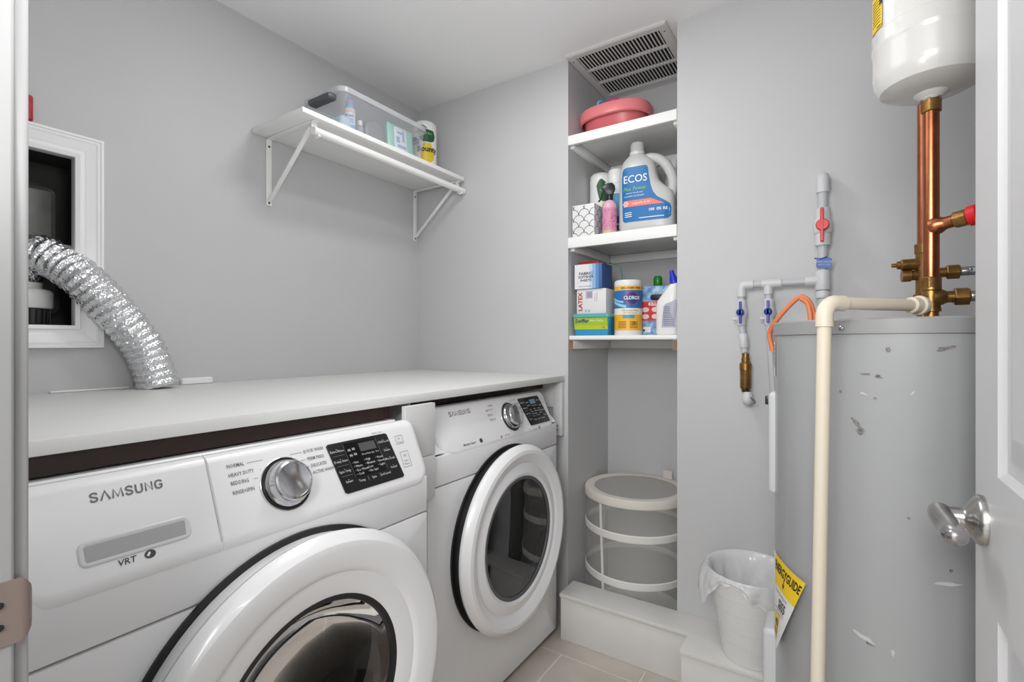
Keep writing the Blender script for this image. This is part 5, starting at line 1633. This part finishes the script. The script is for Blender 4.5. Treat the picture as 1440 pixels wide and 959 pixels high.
# ------------------------------------------------------------------ cream discharge pipe
dp = thing('discharge_pipe', 'cream plastic pipe running from the brass fitting down in front of the water heater', 'pipe', (-0.02, 0.99, 0.06))
ex, ey, ez = -0.018, 0.990, 1.281
f0 = Vector((vx - 0.010, vy - 0.012, 1.281))
hdv = (Vector((ex, ey, ez)) - f0).normalized()
MB().tube([f0 + hdv * 0.012, Vector((ex, ey, ez)) - hdv * 0.025], 0.0106, 28).build('run_pipe', M_cpvc, dp)
MB().lathe([(0.0125, 0.004), (0.0155, 0.005), (0.0155, 0.012), (0.0175, 0.013), (0.0175, 0.017), (0.0145, 0.020), (0.0145, 0.034), (0.0125, 0.036)], f0, hdv, 28).build('adapter', M_cpvc, dp, smooth=30)
E0 = Vector((ex, ey, ez))
dnv = Vector((-0.0155, -0.0065, -1)).normalized()
el_ = [E0 - hdv * 0.040, E0 - hdv * 0.022] + [E0 - hdv * 0.022 * (1 - sin(t)) ** 1 * 1.0 + dnv * 0.022 * (1 - cos(t)) for t in [pi / 2 * i / 10 for i in range(1, 10)]] + [E0 + dnv * 0.022, E0 + dnv * 0.040]
MB().tube(el_, 0.0134, 28).build('elbow', M_cpvc, dp, smooth=50)
MB().tube([E0 + dnv * 0.030, E0 + dnv * 1.21], 0.0108, 28).build('down_pipe', M_cpvc, dp)

# ------------------------------------------------------------------ grey pipes on the wall
gy = 1.880
gp_ = thing('water_manifold', 'grey plastic supply pipes with red and blue valves on the back wall', 'pipes', (-0.15, gy, 0.9))
gx = -0.0395
MB().tube([(gx, gy, LZ + 0.0005), (gx, gy, 1.72)], 0.0142, 28).build('riser_pipe', M_gpipe, gp_)
eb = [(gx, YB - 0.001, 1.748), (gx, gy + 0.02, 1.748)] + [(gx, gy + 0.02 * (1 - sin(t)), 1.728 + 0.02 * cos(t)) for t in [pi / 2 * i / 8 for i in range(1, 8)]] + [(gx, gy, 1.728), (gx, gy, 1.695)]
MB().tube(eb, 0.0180, 28).build('elbow', M_gpipe_w, gp_, smooth=50)
MB().lathe([(0.0215, 0), (0.0215, 0.034), (0.0205, 0.036), (0.0205, 0.038), (0.0235, 0.040), (0.026, 0.052), (0.0265, 0.062), (0.026, 0.072), (0.0235, 0.084), (0.0215, 0.086), (0.0215, 0.118)], (gx, gy, 1.525), (0, 0, 1), 32).build('ball_valve', M_gpipe_w, gp_, smooth=30)
vb = [c for c in gp_.children if c.name.startswith('ball_valve')][0]
vh = MB().lathe([(0.009, 0.0), (0.009, 0.012)], (gx, gy - 0.020, 1.586), (0, -1, 0), 20).lathe([(0.018, 0.010), (0.0185, 0.012), (0.0185, 0.018), (0.016, 0.021), (0, 0.021)], (gx, gy - 0.020, 1.586), (0, -1, 0), 24).build('valve_handle', M_red, gp_, smooth=40)
MB().pillow((gx - 0.0065, gy - 0.033, 1.532), (1, 0, 0), (0, 0, 1), (0, -1, 0), 0.010, 0.108, 0.004, [(0, 0), (0, 0.006), (0.002, 0.009)]).build('lever', M_red, vh)
# blue tag
tg = MB(Matrix.Translation(Vector((gx + 0.004, gy - 0.018, 1.466))) @ Matrix.Rotation(radians(4), 4, 'Y')).pillow((-0.021, 0, -0.016), (1, 0, 0), (0, 0, 1), (0, -1, 0), 0.042, 0.032, 0.005, [(0, 0), (0, 0.0014)]).build('tag', mat('tag_blue', (62, 98, 168), 0.45), gp_)
m_ = MB()
for k, s_ in enumerate(('MAIN WATER', 'SHUT OFF')):
    m_.text(s_, 0.0072, planemap((gx + 0.004, gy - 0.0198, 1.470 - 0.009 * k), (1, 0, -0.07), (0.07, 0, 1)), res=1)
m_.build('lettering', flat((190, 206, 230)), tg, smooth=0)
MB().tube([(gx - 0.022, gy - 0.014, 1.484), (gx - 0.004, gy - 0.0195, 1.480), (gx + 0.012, gy - 0.018, 1.486)], 0.002, 8).build('tag_tie', M_blue, gp_)
MB().lathe([(0.0215, 0), (0.0215, 0.062)], (gx, gy, 1.382), (0, 0, 1), 32).build('tee', M_gpipe_w, gp_, bevel=0.001)
tee = [c for c in gp_.children if c.name.startswith('tee')][0]
MB().lathe([(0.016, 0.0), (0.016, 0.048)], (gx, gy, 1.4135), (-1, 0, 0), 28).build('tee_branch', M_gpipe_w, tee, bevel=0.001)
MB().lathe([(0.020, 0), (0.020, 0.022)], (gx, gy, 1.356), (0, 0, 1), 32).build('bushing', M_gpipe_w, gp_, bevel=0.001)
bzv = 1.4125
lx, rx = -0.279, -0.196
MB().tube([(gx - 0.03, gy, bzv), (lx + 0.01, gy, bzv)], 0.0118, 24).build('branch_pipe', M_gpipe, gp_)
MB().tube([(rx + 0.040, gy, bzv), (rx - 0.018, gy, bzv)], 0.0150, 24).build('branch_tee', M_gpipe_w, gp_)
bt_ = [c for c in gp_.children if c.name.startswith('branch_tee')][0]
MB().tube([(rx, gy, bzv), (rx, gy, bzv - 0.036)], 0.0145, 24).build('tee_leg', M_gpipe_w, bt_)
el2 = [(lx + 0.038, gy, bzv), (lx + 0.014, gy, bzv)] + [(lx + 0.014 * (1 - sin(t)), gy, bzv - 0.014 + 0.014 * cos(t)) for t in [pi / 2 * i / 8 for i in range(1, 8)]] + [(lx, gy, bzv - 0.014), (lx, gy, bzv - 0.040)]
MB().tube(el2, 0.0150, 24).build('branch_elbow', M_gpipe_w, gp_, smooth=50)


def small_valve(x, z, tag_):
    v = MB().lathe([(0.0140, -0.044), (0.0150, -0.042), (0.0150, -0.018), (0.0185, -0.012), (0.0195, 0), (0.0185, 0.012), (0.0150, 0.018), (0.0150, 0.042), (0.0140, 0.044)], (x, gy, z), (0, 0, 1), 24).build('ball_valve', M_gpipe_w, gp_, smooth=35)
    h = MB().lathe([(0.007, 0), (0.007, 0.006), (0.0125, 0.007), (0.0125, 0.014), (0.010, 0.016), (0, 0.016)], (x, gy - 0.017, z), (0, -1, 0), 20).build('valve_handle', M_blue, gp_, smooth=40)
    MB().pillow((x - 0.0042, gy - 0.026, z - 0.038), (1, 0, 0), (0, 0, 1), (0, -1, 0), 0.0084, 0.076, 0.003, [(0, 0), (0, 0.005), (0.0015, 0.007)]).build('lever', M_blue, h)
    MB().lathe([(0.005, 0), (0.0055, 0.012), (0.004, 0.015), (0, 0.015)], (x - 0.012, gy - 0.006, z - 0.022), (-1, -0.2, 0), 14).build('bleeder_cap', M_gpipe_w, v, smooth=40)
    return v


small_valve(lx, 1.317, 0)
small_valve(rx + 0.002, 1.317, 1)
MB().tube([(lx, gy, bzv - 0.03), (lx, gy, 1.355)], 0.0112, 20).build('drop_pipe', M_gpipe, gp_)
MB().tube([(rx, gy, bzv - 0.03), (rx + 0.002, gy, 1.355)], 0.0112, 20).build('drop_pipe', M_gpipe, gp_)
MB().tube([(lx + 0.001, gy, 1.28), (lx + 0.010, gy, 1.18)], 0.0112, 20).build('drop_pipe', M_gpipe, gp_)
MB().lathe([(0.0140, 0), (0.0148, 0.002), (0.0148, 0.046), (0.0140, 0.048)], (lx + 0.0085, gy, 1.196), (-0.08, 0, 1), 24).build('coupling', M_gpipe_w, gp_, smooth=30)
MB().tube([(rx + 0.002, gy, 1.28), (rx + 0.018, gy - 0.005, 1.02), (-0.150, gy - 0.010, 0.80), (-0.080, gy, 0.55), (-0.075, gy, LZ + 0.0005)], 0.0112, 20).build('drop_pipe', M_gpipe, gp_)
bx0 = lx + 0.013
bv = MB().lathe([(0.0125, 0), (0.014, 0.002), (0.014, 0.010), (0.0175, 0.012), (0.0185, 0.016), (0.0185, 0.096), (0.0165, 0.100), (0.0165, 0.104)], (bx0, gy, 1.042), (0, 0, 1), 8).build('check_valve', M_brass, gp_, smooth=25, bevel=0.0008)
MB().lathe([(0.0185, 0), (0.0195, 0.001), (0.0195, 0.022), (0.0185, 0.023)], (bx0, gy, 1.118), (0, 0, 1), 28).build('valve_band', M_brass, bv, smooth=30)
MB().lathe([(0.0135, 0), (0.0140, 0.012), (0.0120, 0.014), (0.0120, 0.030)], (bx0, gy, 1.146), (0, 0, 1), 24).build('brass_nipple', M_brass, gp_, smooth=30)
bx1 = bx0 + 0.006
MB().lathe([(0.0, -0.036), (0.0085, -0.035), (0.0140, -0.030), (0.0170, -0.020), (0.0170, -0.004), (0.0145, 0.0), (0.0145, 0.010)], (bx1, gy, 1.034), (0, 0, 1), 28, cap=False).build('drop_elbow', M_gpipe_w, gp_, smooth=50)
MB().lathe([(0.0135, 0.006), (0.0140, 0.020), (0.0115, 0.021), (0.0115, 0.049)], (bx1, gy, 1.016), (0, 1, 0), 24).build('wall_stub', M_gpipe_w, gp_, smooth=40)
MB().tube(spline([(bx1 + 0.010, gy - 0.012, 1.028), (bx1 + 0.018, gy - 0.016, 1.018), (bx1 + 0.026, gy - 0.014, 1.014), (bx1 + 0.022, gy - 0.012, 1.004)], 5), 0.0016, 6).build('tape_tail', mat('tape_dark', (74, 72, 68), 0.6), gp_)
